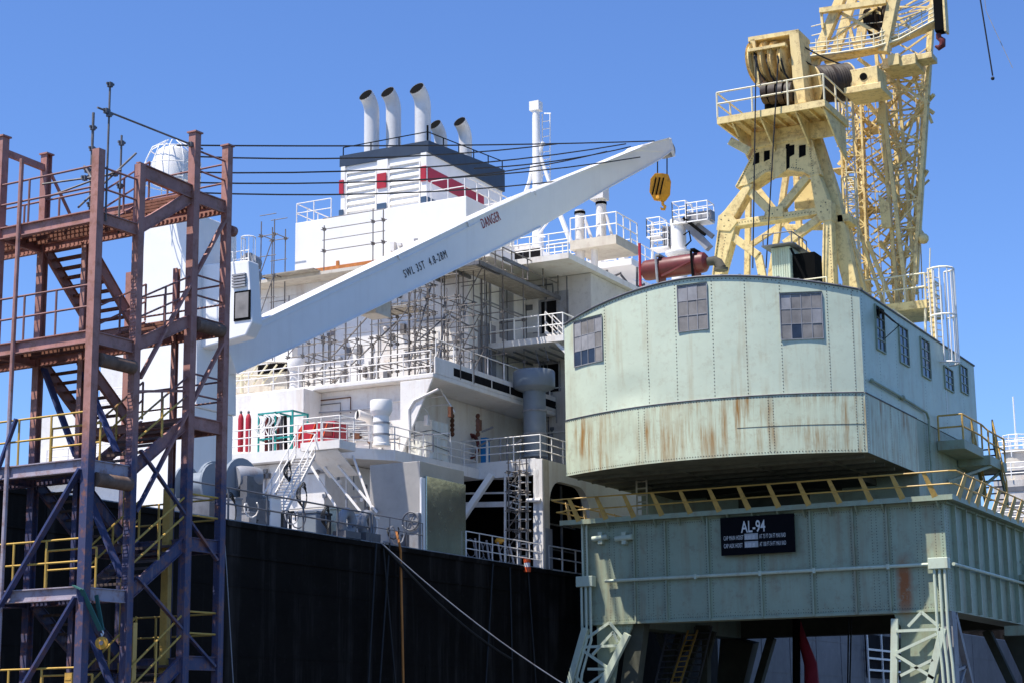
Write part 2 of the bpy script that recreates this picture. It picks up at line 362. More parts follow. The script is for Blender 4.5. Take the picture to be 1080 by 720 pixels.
tbeam((0, 1.35, 15.47), (0, 3.35, 15.38), .12, .36, m='primer'); tbeam((-3.2, .1, 16.1), (-3.2, 1.4, 16.05), .1, .16, m='primer', i=False)
tbeam((-3.2, .1, 14.05), (-3.2, 1.4, 14.05), .12, .4, m='primer')
tbeam((-3.2, 1.6, 16.05), (-3.2, 3.3, 13.95), .06, .06, m='primer', i=False)
def flight(x0, x1, ya, za, yb, zb, m='primer', sm='primer'):
    """stringers (x0,x1) from (ya,za) up to (yb,zb) with treads; a part of the tower, its treads sub-parts"""
    b = MB(); d = Vector((0, yb-ya, zb-za)).normalized()
    for x in (x0, x1):
        b.bar(tl(x, ya, za-.12), tl(x, yb, zb-.12), .02, .3, up=(0,-d.z,d.y))
        for s_ in (-1, 1):
            o = Vector((0,-d.z,d.y))*s_*.14; b.bar(Vector(tl(x, ya, za-.12))+o, Vector(tl(x, yb, zb-.12))+o, .09, .018, up=(0,-d.z,d.y))
    st = bpy.data.objects.new('stair_flight', None); col.objects.link(st); st.parent = tower; b.local = True
    for o in (b.build('stringer', M[sm], tower),): pass
    for o in [o for o in col.objects if o.name.startswith('stringer') and o.parent == tower]: o.parent = st
    n = max(3, round(abs(zb-za)/.2))
    for i in range(1, n):
        q = lerp((0, ya, za), (0, yb, zb), i/n); t = MB()
        t.box(x0+.03, x1-.03, q.y-.13, q.y+.13, q.z-.03-.9, q.z-.005-.9); t.box(x0+.03, x1-.03, q.y-.13, q.y-.115, q.z-.07-.9, q.z-.03-.9)
        t.local = True; o = t.build('tread', M['grate'], None); o.parent = st
    return st
for i in range(5):
    flight(-1.45, 0, 1.45, FL[i], 3.45, RL[i])                       # right flight rises away from the camera
    if i: flight(-3.15, -1.78, 3.45, RL[i], 1.5, FL[i-1])            # left flight rises towards it
# handrails: each run is a part with its own posts as sub-parts
def trail(pts, h=1.08, step=1.1, m='trail', rails=(1,.52), r=.026):
    b = MB(); pts = [Vector(tl(*p)) for p in pts]
    railing(b, pts, h, r=r, rails=rails, posts=False, n=6); ro = tpart(b, 'handrail', M[m])
    for i, (a, c) in enumerate(zip(pts[:-1], pts[1:])):
        k = max(1, round((c-a).length/step))
        for j in range(k+1):
            if j == 0 and i: continue
            q = lerp(a, c, j/k); p = MB(); p.tube(q, q+Vector((0,0,h)), r*1.1, 6); p.local = True; o = p.build('rail_post', M[m], None); o.parent = ro
for i, z in enumerate(FL):
    trail([(-6.3, -.06, z), (-.1, -.06, z)], step=2.05 if i == 0 else 1.0)
    if i < 1: trail([(0, .1, z), (0, 1.35, z)]); trail([(-6.3, 1.5, z), (-1.5, 1.5, z)])
    if i > 1: trail([(-1.9, .75, z), (-.35, .75, z)], h=.95)
for i, z in enumerate(RL):
    trail([(0, 3.5, z), (0, 4.7, z)]); trail([(-.1, 4.85, z), (-3.1, 4.85, z)])
    if i: trail([(.02, 1.5, FL[i]+.05), (.02, 3.45, RL[i]+.05)], h=.98, step=1.1)
    trail([(-1.5, 1.6, FL[i]+.05), (-1.5, 3.45, RL[i]+.05)], h=.95, step=1.1)
# rail hanger pipe down the front, diagonal braces
b = MB(); b.tube(tl(-2.42, -.1, 15.75), tl(-2.5, -.1, 1.), .055, 8); tpart(b, 'stand_pipe', M['primerbeam'])
for (p, q, w, mm) in [((-3.1,-.13,FL[3]-1.2), (-.1,-.13,FL[2]-.25), .16,'blue'), ((-3.1,-.13,FL[4]-1.2), (-.1,-.13,FL[3]-.25), .16,'blue'), ((-3.1,-.13,FL[2]-.9), (-2.2,-.13,FL[2]+1.1), .1,'blue'),
        ((.05,1.6,FL[1]-.9), (.05,4.65,RL[0]-.5), .12,'primer'), ((.05,1.6,FL[2]-1.1), (.05,4.65,RL[1]-.5), .12,'primer'), ((-.05,1.6,FL[1]-1.2), (-.05,3.4,RL[1]-1.9), .06,'primer'),
        ((.05,1.7,8.6), (.05,4.6,6.2), .1,'primer'), ((.05,1.7,5.6), (.05,4.6,3.6), .1,'primer'), ((-1.7,1.6,8.0), (-.3,1.6,5.6), .22,'blue'), ((-1.7,1.6,5.1), (-.3,1.6,2.7), .22,'blue'), ((-1.9,1.6,10.9), (-.6,1.6,8.6), .2,'blue'), ((-3.1,1.6,10.9), (-1.9,1.6,8.6), .2,'blue'),]:
    b = MB(); b.bar(tl(*p), tl(*q), .06, w, up=(0,1,0) if p[1] == q[1] else (1,0,0)); tpart(b, 'diagonal_brace', M[mm])
# yellow channel legs inside the lower storeys
for x, y, z0, z1 in [(-1.72, 3.2, 1., 8.0), (-.5, 3.3, 1., 7.9), (-.12, 1.7, .9, 4.55), (-.95, .6, .9, 3.4)]:
    b = MB(); b.box(x-.11, x+.11, y, y+.02, z0-.9, z1-.9); b.box(x-.11, x-.09, y+.02, y+.14, z0-.9, z1-.9); b.box(x+.09, x+.11, y+.02, y+.14, z0-.9, z1-.9)
    for i in range(int((z1-z0)/.12)): b.box(x-.09, x+.09, y-.01, y-.002, z0-.85+i*.12, z0-.8+i*.12)
    tpart(b, 'yellow_channel', M['rail'])
# pale rolled pipe lying under the landings (rusty sleeve)
for (y0, y1, z) in [(.2, 1.35, 10.55), (.2, 1.35, 7.75), (3.6, 4.6, 12.0)]:
    b = MB(); b.tube(tl(.05, y0, z), tl(.05, y1, z), .17, 12); tpart(b, 'pipe_sleeve', M['sleeve'])
b = MB(); b.lathe(tl(0.02, 4.98, 14.72), [(.14,-.07),(.14,.07)], 14, axis=(0,1,0)); b.lathe(tl(0.02, 5.08, 14.72), [(.06,-.02),(.06,.05)], 10, axis=(0,1,0)); tpart(b, 'pulley', M['primer'])
# loose scaffold tubes clamped on top of the tower
def stube(name, label, segs, r=.026, cl=(), parent=None):
    e = empty(name, TO, label, 'scaffold tube', rz=TA)
    for p, q in segs:
        b = MB(); b.tube(tl(*p), tl(*q), r, 8); b.local = True; b.build('tube', M['galv'], e)
    for c in cl:
        b = MB(); c = Vector(tl(*c)); b.box(c.x-.05, c.x+.05, c.y-.05, c.y+.05, c.z-.06, c.z+.06); b.bar(c+Vector((-.02,-.1,.02)), c+Vector((.03,.1,.02)), .05); b.local = True; b.build('coupler', M['winch'], e)
    return e
stube('scaffold_tube', 'grey scaffold tube standing upright beside the front right post of the stair tower', [((.02,.28,13.9), (.02,.28,17.35))], cl=[(.02,.28,17.3), (.02,.28,16.55)])
stube('scaffold_tube', 'long grey scaffold tube sloping to the tall post at the stair tower top', [((.0,-.1,16.62), (.0,3.75,16.62))], cl=[(.0,.2,16.62), (.0,3.3,16.62)])
stube('scaffold_tube', 'grey jointed scaffold tube standing behind the upper landing rail of the stair tower', [((-1.75,1.6,13.9), (-1.75,1.6,17.3))], r=.035, cl=[(-1.75,1.6,16.9), (-1.75,1.6,16.35), (-1.75,1.6,15.6), (-1.75,1.6,14.9)])
stube('scaffold_tube', 'short grey scaffold tube with a clamp left of the front right tower post', [((-.5,1.3,13.9), (-.5,1.3,16.4))], cl=[(-.5,1.3,16.2), (-.5,1.3,15.1)])
stube('scaffold_tube', 'pair of grey tubes clamped level under the handrail of the tower top landing', [((-2.2,.4,15.2), (-.2,1.0,15.3)), ((-1.9,1.5,15.9), (-.1,.2,14.6)), ((-1.9,.2,14.75), (-.1,.9,15.35)), ((-.7,.1,14.3),(-.1,1.4,15.9))], cl=[(-1.75,1.45,15.75), (-1.1,.7,15.25), (-.3,.9,15.28)])
# green strap and orange block hanging on the lower post
p1 = Vector((0,0,0)); Tm = Matrix.Translation(TO) @ Matrix.Rotation(TA, 4, 'Z')
st_e = empty('hoist_block', Tm @ Vector((.12,.3,2.9)), 'small orange hoist block hanging from green straps on the stair tower', 'hoist block')
b = MB(); W = lambda x, y, z: Tm @ Vector((x, y, z-.9))
b.bar(W(.1,-.16,5.2), W(.28,.3,4.3), .12, .03, up=(0,1,0)); b.bar(W(-.12,-.2,5.3), W(.1,-.16,5.2), .12, .03); b.bar(W(.16,.25,5.1), W(.3,.34,4.3), .1, .03, up=(0,1,0)); b.build('strap', M['strap'], st_e)
b = MB(); b.path([W(.3,.33,4.32), W(.34,.33,4.24), W(.3,.33,4.17), W(.27,.33,4.24)], .018, 6); b.build('shackle', M['conewhite'], st_e)
b = MB(); b.lathe(W(.3,.33,4.02), [(.05,-.09),(.14,-.08),(.15,0),(.14,.08),(.05,.09)], 16, axis=(.6,-1,0)); b.build('block', M['orange'], st_e)
b = MB(); b.lathe(W(.3,.33,4.02), [(.05,-.1),(.05,.11)], 10, axis=(.6,-1,0)); b.build('sheave_pin', M['winch'], st_e)

# ================================================================== SHIP
XH = -38.73; DK = 9.3
ship = empty('cargo_ship', (-52, 78, 0), 'large black hulled ship with white superstructure under repair behind the quay', 'ship')
def sp(mb, name, m, bevel=0, parent=None): return mb.build(name, m if not isinstance(m, str) else M[m], parent or ship, bevel)
# hull with slightly raised plate strakes
b = MB()
b.box(-66, XH, 10, 99, -2, DK-.02)
b.box(XH, XH+.07, 10, 104, DK-.22, DK-.03)            # deck-edge fender strake
b.box(XH, XH+.05, 10, 75, DK-1.25, DK-1.17)
for y, z0, z1 in ((31, 0, 7), (43.5, 4.6, 9), (52.2, 0, 9), (60.7, 4.6, 7), (66.4, 0, 4.6), (73.9, 4.6, 9), (84.5, 0, 7)): b.box(XH, XH+.014, y, y+.03, z0, z1)
for z in (7.0, 4.6): b.box(XH, XH+.018, 10, 99, z, z+.04)
sp(b, 'hull', 'hull')
b = MB(); b.box(-66, XH, 99.0, 175, -2, DK-.02)
for i in range(12): b.box(XH, XH+.025, 101+i*5.1, 101.06+i*5.1, 0, DK-.1)
for z in (7.4, 5.2, 3.4): b.box(XH, XH+.02, 99, 175, z, z+.06)
sp(b, 'hull_section', 'hullgrey')
b = MB()                                               # overside ladder-like frame hung on the far hull
for k in range(4): q = U(915+k*15, 684, X=XH+.3); b.box(q.x-.05, q.x+.05, q.y-.08, q.y+.08, 2.5, q.z+1.1)
for k in (0, .6, 1.4): q = U(915, 684, X=XH+.3); r_ = U(975, 695, X=XH+.3); b.bar((q.x, q.y, q.z-k), (r_.x, r_.y, q.z-k), .12, .14)
sp(b, 'side_ladder_frame', 'white')
q = U(913, 680, X=XH+.05)
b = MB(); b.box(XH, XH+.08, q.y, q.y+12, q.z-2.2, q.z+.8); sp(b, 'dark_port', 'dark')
# deck
b = MB(); b.box(-65.8, XH-.05, 10.2, 174, DK-.02, DK+.03); sp(b, 'main_deck', 'shade')
# deck edge rail (thin dark line of wire and posts)
b = MB(); railing(b, [(XH-.06, 50.5, DK), (XH-.06, 62.2, DK)], 1.12, 2.2, .035, (1,.5), 6); railing(b, [(XH-.06, 62.4, DK), (XH-.06, 66.3, DK)], 1.1, 1.3, .022, (1,.55), 5); sp(b, 'deck_edge_rail', 'winch')
b = MB(); railing(b, [(XH-.06, 70.0, DK), (XH-.06, 77.2, DK)], 1.1, 1.2, .025, (1,.66,.33), 5); railing(b, [(XH+.02, 77.8, DK), (XH+.02, 83.6, DK)], 1.1, 1.6, .035, (1,.5), 5); sp(b, 'deck_edge_rail', 'white')
# deck-3 house: block between main deck and z 14.2, front facing the camera side
b = MB(); b.box(-64, -44.6, 67.8, 77.3, DK, 13.7); b.box(-64, -46.4, 77.9, 99, DK+.1, 13.9)
sp(b, 'lower_deckhouse', 'white', .03)
b = MB(); b.prism([(-64, 67.2, 13.72), (-44.4, 67.2, 13.72), (-42.3, 69.9, 13.72), (-42.1, 77.32, 13.72), (-64, 77.32, 13.72)], (0, 0, .48)); sp(b, 'platform_deck', 'white')
q1 = U(470, 492, Y=77.3)
b = MB()
b.box(-43.2, XH-.37, 77.33, 77.6, 13.7, 14.5); b.box(-46.4, XH-.37, 77.61, 99, 14.2, 14.5)
sp(b, 'boat_deck_fascia', 'white', .02)
# open bay below: dark recess with back wall
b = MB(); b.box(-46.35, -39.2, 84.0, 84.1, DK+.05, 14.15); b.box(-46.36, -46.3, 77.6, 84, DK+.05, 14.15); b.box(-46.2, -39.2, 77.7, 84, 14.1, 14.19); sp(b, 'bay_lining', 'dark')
# side plate with the rounded opening (580..622 px)
yo0 = U(580, 560, X=XH).y; yo1 = U(622, 560, X=XH).y; zt = 13.55
def rrect(y0, y1, z0, z1, r, n=6, sl=0):
    out = []
    for cy, cz, a0 in ((y1-r, z1-r, 0), (y0+r, z1-r, 90), (y0+r, z0+.2, 180), (y1-r, z0+.2, 270)):
        rr = r if cz > z0+.5 else .2
        for i in range(n+1):
            a = R(a0+90*i/n); out.append((cy+math.cos(a)*rr+(-(r-.2) if (rr == .2 and cy < (y0+y1)/2) else (r-.2) if rr == .2 else 0), cz+math.sin(a)*rr))
    return out
bm = bmesh.new()
outer = [(77.3, DK-.02), (110, DK-.02), (110, 14.45), (77.3, 14.45)]
ho = rrect(yo0, yo1, DK+.05, zt, 1.2)
vo = [bm.verts.new((XH, y, z)) for y, z in outer]; vh = [bm.verts.new((XH, y, z)) for y, z in ho]
ed = [bm.edges.new((vo[i], vo[(i+1) % 4])) for i in range(4)]+[bm.edges.new((vh[i], vh[(i+1) % len(vh)])) for i in range(len(vh))]
bmesh.ops.triangle_fill(bm, edges=ed, use_beauty=True)
r_ = bmesh.ops.extrude_face_region(bm, geom=bm.faces[:]); bmesh.ops.translate(bm, verts=[v for v in r_['geom'] if isinstance(v, bmesh.types.BMVert)], vec=(-.35, 0, 0))
bmesh.ops.recalc_face_normals(bm, faces=bm.faces)
bmesh.ops.translate(bm, verts=bm.verts, vec=-ship.location)
me = bpy.data.meshes.new('side_plate'); bm.to_mesh(me); bm.free(); me.materials.append(M['white']); o = bpy.data.objects.new('side_plate', me); col.objects.link(o); o.parent = ship
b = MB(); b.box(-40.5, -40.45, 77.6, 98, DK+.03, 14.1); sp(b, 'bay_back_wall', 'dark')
b = MB()
for k in range(3): y = yo0+.6+k*2.3; b.box(-39.6, -39.5, y, y+.08, DK, 13.6)
for z in (10.4, 11.6, 12.8): b.box(-39.6, -39.5, yo0, yo1, z, z+.07)
sp(b, 'bay_frames', 'winch')
b = MB(); q = U(575, 545, X=XH+.004); b.box(XH+.004, XH+.03, 77.34, 77.95, DK, 14.44); b.box(XH+.031, XH+.04, 77.5, 78.2, DK, 11.2, 1); sp(b, 'corner_pillar', [M['cream'], M['shade']])
# deck-3 rails
b = MB(); railing(b, [(-60, 67.25, 14.2), (-44.4, 67.25, 14.2), (-42.35, 69.95, 14.2), (-42.15, 77.2, 14.2)], 1.05, 1.25, .028, (1,.66,.33))
railing(b, [(-43.1, 77.35, 14.5), (XH-.1, 77.35, 14.5), (XH-.1, 98, 14.5)], 1.1, 1.25, .028, (1,.66,.33)); sp(b, 'railing', 'white')
# small balcony bracket of deck 3 (325..365, 468..480)
q = U(325, 480, Y=66.5); q2 = U(366, 468, Y=66.5)
b = MB(); b.box(q.x, q2.x, 65.9, 67.18, 13.82, 14.18); b.prism([(q.x+.3, 66.1, 13.8), (q2.x-.2, 66.1, 13.8), (q2.x-.2, 67.7, 12.9), (q.x+.3, 67.7, 12.9)], (0, .02, -.05)); sp(b, 'balcony', 'white')
b = MB(); railing(b, [(q.x+.05, 67.1, 14.18), (q.x+.05, 66.0, 14.18), (q2.x-.05, 66.0, 14.18), (q2.x-.05, 67.1, 14.18)], 1.05, 1.0, .028, (1,.5)); sp(b, 'railing', 'white')
# inclined ladder up to it, lit (295..395 px)
def sladder(name, a, c, w, side, m='white', hr=.9, rr=.03, thick=.16, n=None, root=None):
    root = root or ship; a = Vector(a); c = Vector(c); s = Vector(side).normalized()*w/2; b = MB(); d = (c-a).normalized(); up = Vector((0,0,1))
    for k in (-1, 1): b.bar(a+s*k, c+s*k, .04, thick)
    L_ = MB(); n = n or max(4, int((c-a).length/.27))
    if hr:
        for k in (-1, 1):
            for h in (hr, hr*.5): b.tube(a+s*k+up*h, c+s*k+up*h, rr, 5)
            m_ = max(2, round((c-a).length/1.4))
            for j in range(m_+1): q = lerp(a, c, j/m_)+s*k; b.tube(q, q+up*hr, rr, 5)
    o = b.build('stair', M[m], root)
    for i in range(1, n):
        q = lerp(a, c, i/n); t = Vector((d.x, d.y, 0)).normalized()*.1; L_.prism([q-s-t, q+s-t, q+s+t, q-s+t], (0,0,.03))
    L_.build('treads', M[m], o); return o
a_ = U(296, 548, Y=63.0); c_ = U(328, 484, Y=64.7)
sladder('stair', (U(285, 560, Z=DK+.05)[0]*1, 0, 0) and U(288, 545, Y=61.3), U(322, 480, Y=65.9), .9, (1,.2,0))
# sloping pale stair housing on right of it and buttress
b = MB()
for (p, q) in [((333,480),(385,545)), ((346,478),(398,540)), ((325,486),(358,540)), ((372,480),(392,535))]:
    b.bar(U(*p, Y=67.2), U(*q, Y=66.4), .07, .08)
sp(b, 'lattice_bracket', 'white')
# BLOCK 2: z 14.2 - 17.9, corner near px 460,405
c2 = U(465, 405, Y=72.7); Z2 = 17.75
b = MB(); b.box(-64, -43.6, 72.7, 90, 14.22, Z2)
b.box(-64, c2.x, 72.0, 90, Z2, Z2+.22)
b.box(-64, U(236, 415, Y=71.2).x+4.6, 71.2, 72.68, 14.22, Z2)
sp(b, 'middle_deckhouse', 'white', .04)
# raked wing plate on its right (425..465 -> bracket) and bulwark running away
b = MB(); q0 = U(425, 425, Y=72.2); b.prism([(q0.x, 71.95, 17.7), (c2.x, 71.95, 17.7), (q0.x, 71.95, 14.25)], (0, .12, 0)); b.box(c2.x-.08, c2.x, 72.2, 89, 17.97, 18.75); sp(b, 'wing_bulwark', 'white', .02)
b = MB()
for k in range(6): y = 73.9+k*1.9; b.box(c2.x-.07+.068, c2.x+.012, y, y+1.78, 18.12, 18.5)
sp(b, 'bulwark_slot', 'dark')
b = MB(); railing(b, [(-62, 72.1, Z2+.22), (c2.x-.2, 72.1, Z2+.22)], 1.05, 1.4, .028, (1,.66,.33)); railing(b, [(c2.x-.03, 72.3, 18.75), (c2.x-.03, 89, 18.75)], .8, 1.6, .03, (1,)); sp(b, 'railing', 'white')
# details on block-2 front: rusty vents, dark slots, pipes
b = MB()
for (px, py, w, h) in [(321,432,2.5,12),(326,428,2,10),(475,434,2,6),(505,448,2.4,6),(318,425,2,6)]:
    q = U(px, py, Y=72.55); b.box(q.x-w*.04, q.x+w*.04, 72.45, 72.66, q.z-h*.04, q.z+h*.04)
sp(b, 'rust_fitting', 'darkrust')
b = MB(); b.tube(U(322, 436, Y=72.5), U(395, 431, Y=72.5), .05, 6); b.tube(U(385, 462, Y=72.4), U(420, 462, Y=72.4), .07, 6)
for k in range(6): b.tube(U(352, 441+k*4.6, Y=72.55), U(395, 439.5+k*4.6, Y=72.55), .035, 6)
for px in (430, 437, 399, 262): b.tube(U(px, 425, Y=72.5), U(px, 468, Y=72.5), .04, 6)
sp(b, 'pipe_run', 'shade')
b = MB(); b.path([U(432, 462, Y=71.9), U(431, 432, Y=71.9), U(437, 422, Y=71.9), U(462, 410, Y=71.9)], .06, 6); sp(b, 'bent_pipe', 'white')
# MAIN BLOCK
XM = -43.2; YM = 78.36; ZD = 25.35
b = MB()
b.box(-60.5, XM, YM, 128, Z2+.24, 24.3); b.box(-57.2, XM, YM+.002, 128, 24.3, ZD)
sp(b, 'accommodation_block', 'white', .03)
xl = U(312, 237, Y=YM).x; zt1 = U(312, 237, Y=YM).z
b = MB()
b.prism([(xl, YM-.05, ZD+.02), (XM-.05, YM-.05, ZD+.02), (XM-.05, YM-.05, 28.15), (xl, YM-.05, 28.15)], (0, 5.2, 0)); b.box(xl+.05, -47.6, 83.52, 92, ZD+.03, 28.14); sp(b, 'funnel_base', 'whiteclean', .03)
# rust stain strip at its foot
b = MB(); b.box(xl+.1, XM-.1, YM-.11, YM-.055, ZD-.35, ZD+.16)
q = U(355.5, 285, Y=YM-.12); b.box(q.x-.09, q.x+.09, YM-.1, YM-.052, q.z-.9, q.z+.5)
sp(b, 'rusty_seam', 'orangerust')
b = MB(); b.box(-58, XM+.02, YM-1.3, YM-.02, ZD-.55, ZD-.38); sp(b, 'walkway', 'cream')
# right-hand wing of the block stands back; platforms bridge the corner
def opening(px0, py0, px1, py1, X=None, Y=None, name='doorway', m='dark', d=.03, frame=None):
    b = MB()
    if X is not None:
        p = U(px0, py0, X=X); q = U(px1, py1, X=X); b.box(X+.002, X+d, p.y, q.y, q.z, p.z)
    else:
        p = U(px0, py0, Y=Y); q = U(px1, py1, Y=Y); b.box(p.x, q.x, Y-d, Y-.002, q.z, p.z)
    o = sp(b, name, m)
    if frame:
        f = MB(); t = .09
        if X is not None:
            for a in ((p.y-t, p.y, q.z, p.z+t), (q.y, q.y+t, q.z, p.z+t), (p.y, q.y, p.z, p.z+t)): f.box(X+.002, X+.09, a[0], a[1], a[2], a[3])
        else:
            for a in ((p.x-t, p.x, q.z, p.z+t), (q.x, q.x+t, q.z, p.z+t), (p.x, q.x, p.z, p.z+t)): f.box(a[0], a[1], Y-.09, Y-.002, a[2], a[3])
        f.build('frame', M[frame], o)
    return o
pl1 = U(515, 362, X=XM); pu1 = U(540, 291, X=XM+.9); YR = pl1.y+4.2; XW = -39.4
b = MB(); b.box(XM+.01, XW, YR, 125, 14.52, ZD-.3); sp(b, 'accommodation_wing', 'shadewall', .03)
b = MB(); b.box(XM+.012, XW+.4, pl1.y, YR-.01, pl1.z-.3, pl1.z); sp(b, 'side_platform', 'white')
b = MB(); b.box(XM+.012, XM+.9, YM+.6, pu1.y, ZD-.3, ZD); b.box(XM-.01, XW+.3, pu1.y+.01, 104, ZD-.28, ZD+.02); sp(b, 'side_platform', 'white')
b = MB(); railing(b, [(XM+.1, pl1.y+.04, pl1.z), (XW+.36, pl1.y+.04, pl1.z), (XW+.36, pl1.y+2.2, pl1.z)], 1.1, 1.3, .032, (1,.5)); sp(b, 'railing', 'whiteclean')
b = MB(); railing(b, [(XM+.86, YM+1, ZD), (XM+.86, pu1.y, ZD), (XW+.26, pu1.y+.05, ZD)], 1.1, 1.2, .032, (1,.66,.33)); sp(b, 'railing', 'whiteclean')
opening(571, 319, 588, 350, Y=YR, frame='shade'); opening(571, 385, 590, 412, Y=YR, frame='shade')
opening(556, 317, 569, 350, Y=YR, name='door', m='white', d=.08); opening(552, 385, 569, 411, Y=YR, name='door', m='white', d=.08)
b = MB()      # primer patches and panels on the shaded walls
for (x, z, w, h) in ((XM+.5, 18.9, 1.0, 2.4), (XM+1.7, 22.6, .8, 1.7), (XM+.4, 22.2, .9, 1.4)): b.box(x, x+w, YR-.012, YR-.002, z, z+h)
for (y, z, w, h) in ((79.3, 18.4, 1.9, 3.6), (81.6, 21.5, 1.6, 2.6)): b.box(XM+.002, XM+.012, y, y+w, z, z+h)
sp(b, 'primer_patch', 'shade')
b = MB()
for y in (80.2, 82.4, 84.6): b.box(XM+.003, XM+.05, y, y+.05, Z2+.3, ZD-.6)
for x in (XM+1.2, XM+2.4): b.box(x, x+.05, YR-.05, YR-.003, 14.6, ZD-.32)
for k in range(5): x = XM+.4+k*.72; b.tube((x, pl1.y+.3+.3*(k % 2), pl1.z-.45), (x, YR-.1, pl1.z-.45), .05, 6)
b.path([(XM+2.9, pl1.y+.5, pl1.z-.4), (XM+3.1, pl1.y+.5, pl1.z-1.1), (XM+2.6, pl1.y+.5, pl1.z-1.3), (XM+2.4, pl1.y+.5, pl1.z-.5)], .03, 5)
sp(b, 'pipe_run', 'winch')
# vertical seams/pipes on shaded side
b = MB()
for px in (508, 517): q = U(px, 300, X=XM+.08); b.tube((q.x, q.y, 18.2), (q.x, q.y, 24.6), .05, 6)
for py in (398, 372, 312): p = U(500, py, X=XM+.06); b.tube(p, (p.x, YR-.1, p.z), .035, 6)
sp(b, 'pipe_run', 'shade')
# penthouse right of the funnel with dark openings, z 25.35..27.6
yp = 93.0
p = U(505, 252, Y=yp); q = U(575, 288, Y=yp)
b = MB(); b.prism([(p.x-2.5, yp, ZD+.02), (q.x, yp, ZD+.02), (q.x, yp, 28.6), (U(556, 240, Y=yp).x, yp, 29.6), (p.x-2.5, yp, 29.6)], (0, 7, 0)); b.box(p.x-3, q.x+.3, yp-1.2, yp-.01, ZD-.1, ZD+.02); sp(b, 'penthouse', 'white', .02)
opening(505, 262, 528, 286, Y=yp, frame='white'); opening(541, 266, 571, 286, Y=yp, frame='white')
b = MB(); railing(b, [(p.x-.5, yp-1.15, ZD+.02), (q.x+.25, yp-1.15, ZD+.02), (q.x+.25, yp+6, ZD+.02)], 1.1, 1.2, .03, (1,.66,.33)); sp(b, 'railing', 'white')
b = MB(); p = U(533, 268, Y=yp-.2); b.box(p.x-.6, p.x+.25, yp-.35, yp-.05, ZD+.05, p.z+.8); sp(b, 'locker', 'shade')
# funnel-top deck rail, left and right of the stack
b = MB(); railing(b, [(xl+.05, YM+5, 28.15), (xl+.05, YM, 28.15), (xl+2.2, YM, 28.15)], 1.05, 1.0, .03, (1,.5)); xr = XM-.1
railing(b, [(xr-.05, YM, 28.15), (xr-.05, YM+5.1, 28.15), (xr-3, YM+5.1, 28.15)], 1.05, 1.25, .035, (1,.5)); railing(b, [(xr-2, YM-.0, 28.15), (xr-.05, YM-.0, 28.15)], 1.05, 1.0, .03, (1,.5)); sp(b, 'railing', 'white')
# FUNNEL on its base
YF = 79.4
def fz(px, py): return U(px, py, Y=YF)
fl, fr = fz(361, 160).x, fz(451, 149).x; zb = 28.15; zt = fz(451, 149).z-.1; YB = U(530, 202, X=fr).y; zt2 = U(530, 179.5, X=fr).z-.1
fun = MB(); fun.prism([(fl, YF, zb), (fl, YB, zb), (fl, YB, zt2-.02), (fl, YF, zt-.02)], (fr-fl, 0, 0)); fo = sp(fun, 'funnel', 'whiteclean', .03)
zn = fz(451, 161).z
b = MB(); b.prism([(fl-.1, YF-.1, zn), (fl-.1, YB+.1, zn), (fl-.1, YB+.1, zt2+.1), (fl-.1, YF-.1, zt+.1)], (fr-fl+.2, 0, 0)); b.build('funnel_top_band', M['navy'], fo)
def zpan(y0, y1): return fz(451, y1).z, fz(451, y0).z
for nm, mt, (z0, z1), yend in (('red_panel', 'red', zpan(176, 191.6), U(510, 214, X=fr).y), ('blue_panel', 'navyblue', zpan(208, 221.5), U(467, 216, X=fr).y)):
    b = MB(); b.box(fr+.004, fr+.03, YF+.002, yend, z0, z1); b.build(nm, M[mt], fo)
    for px0, px1 in ((359.7, 364), (399.6, 409), (445.6, 451)): b = MB(); b.box(fz(px0, 190).x, min(fz(px1, 190).x, fr+.03), YF-.2, YF-.125, z0, z1); b.build(nm, M[mt], fo)
for px0, px1 in ((359.7, 365), (399, 410), (445, 451)):
    b = MB(); b.box(max(fl, fz(px0, 190).x), min(fz(px1, 190).x, fr), YF-.12, YF-.002, zb, zn-.01); b.build('louvre_column', M['whiteclean'], fo)
for px0, px1 in ((367, 397), (412, 443)):
    x0 = fz(px0, 200).x; x1 = fz(px1, 200).x; b = MB(); z0 = 28.3; z1 = zn-.45; n_ = 7; dz = (z1-z0)/n_
    for k in range(n_):
        z = z0+k*dz; b.add([(x0, YF-.11, z), (x1, YF-.11, z), (x1, YF-.11, z+.04), (x0, YF-.11, z+.04), (x0, YF-.004, z+dz*.8), (x1, YF-.004, z+dz*.8), (x0, YF-.004, z), (x1, YF-.004, z)], [(0,1,2,3), (3,2,5,4), (6,7,1,0), (0,3,4,6), (1,7,5,2)])
    b.build('louvre', M['whiteclean'], fo)
    b = MB(); t = .07
    for a in ((x0-t, x0, z0-t, z1+t), (x1, x1+t, z0-t, z1+t), (x0, x1, z1, z1+t), (x0, x1, z0-t, z0)): b.box(a[0], a[1], YF-.12, YF-.003, a[2], a[3])
    b.build('louvre_frame', M['whiteclean'], fo)
b = MB(); railing(b, [(fl, YF+.1, zt+.1), (fr, YF-.0, zt+.1), (fr, YB, zt2+.1)], .5, 1.8, .03, (1,)); b.tube((fr, YF, zt), (fr, YF, zt+.95), .05, 6); b.build('top_rail', M['soot'], fo)
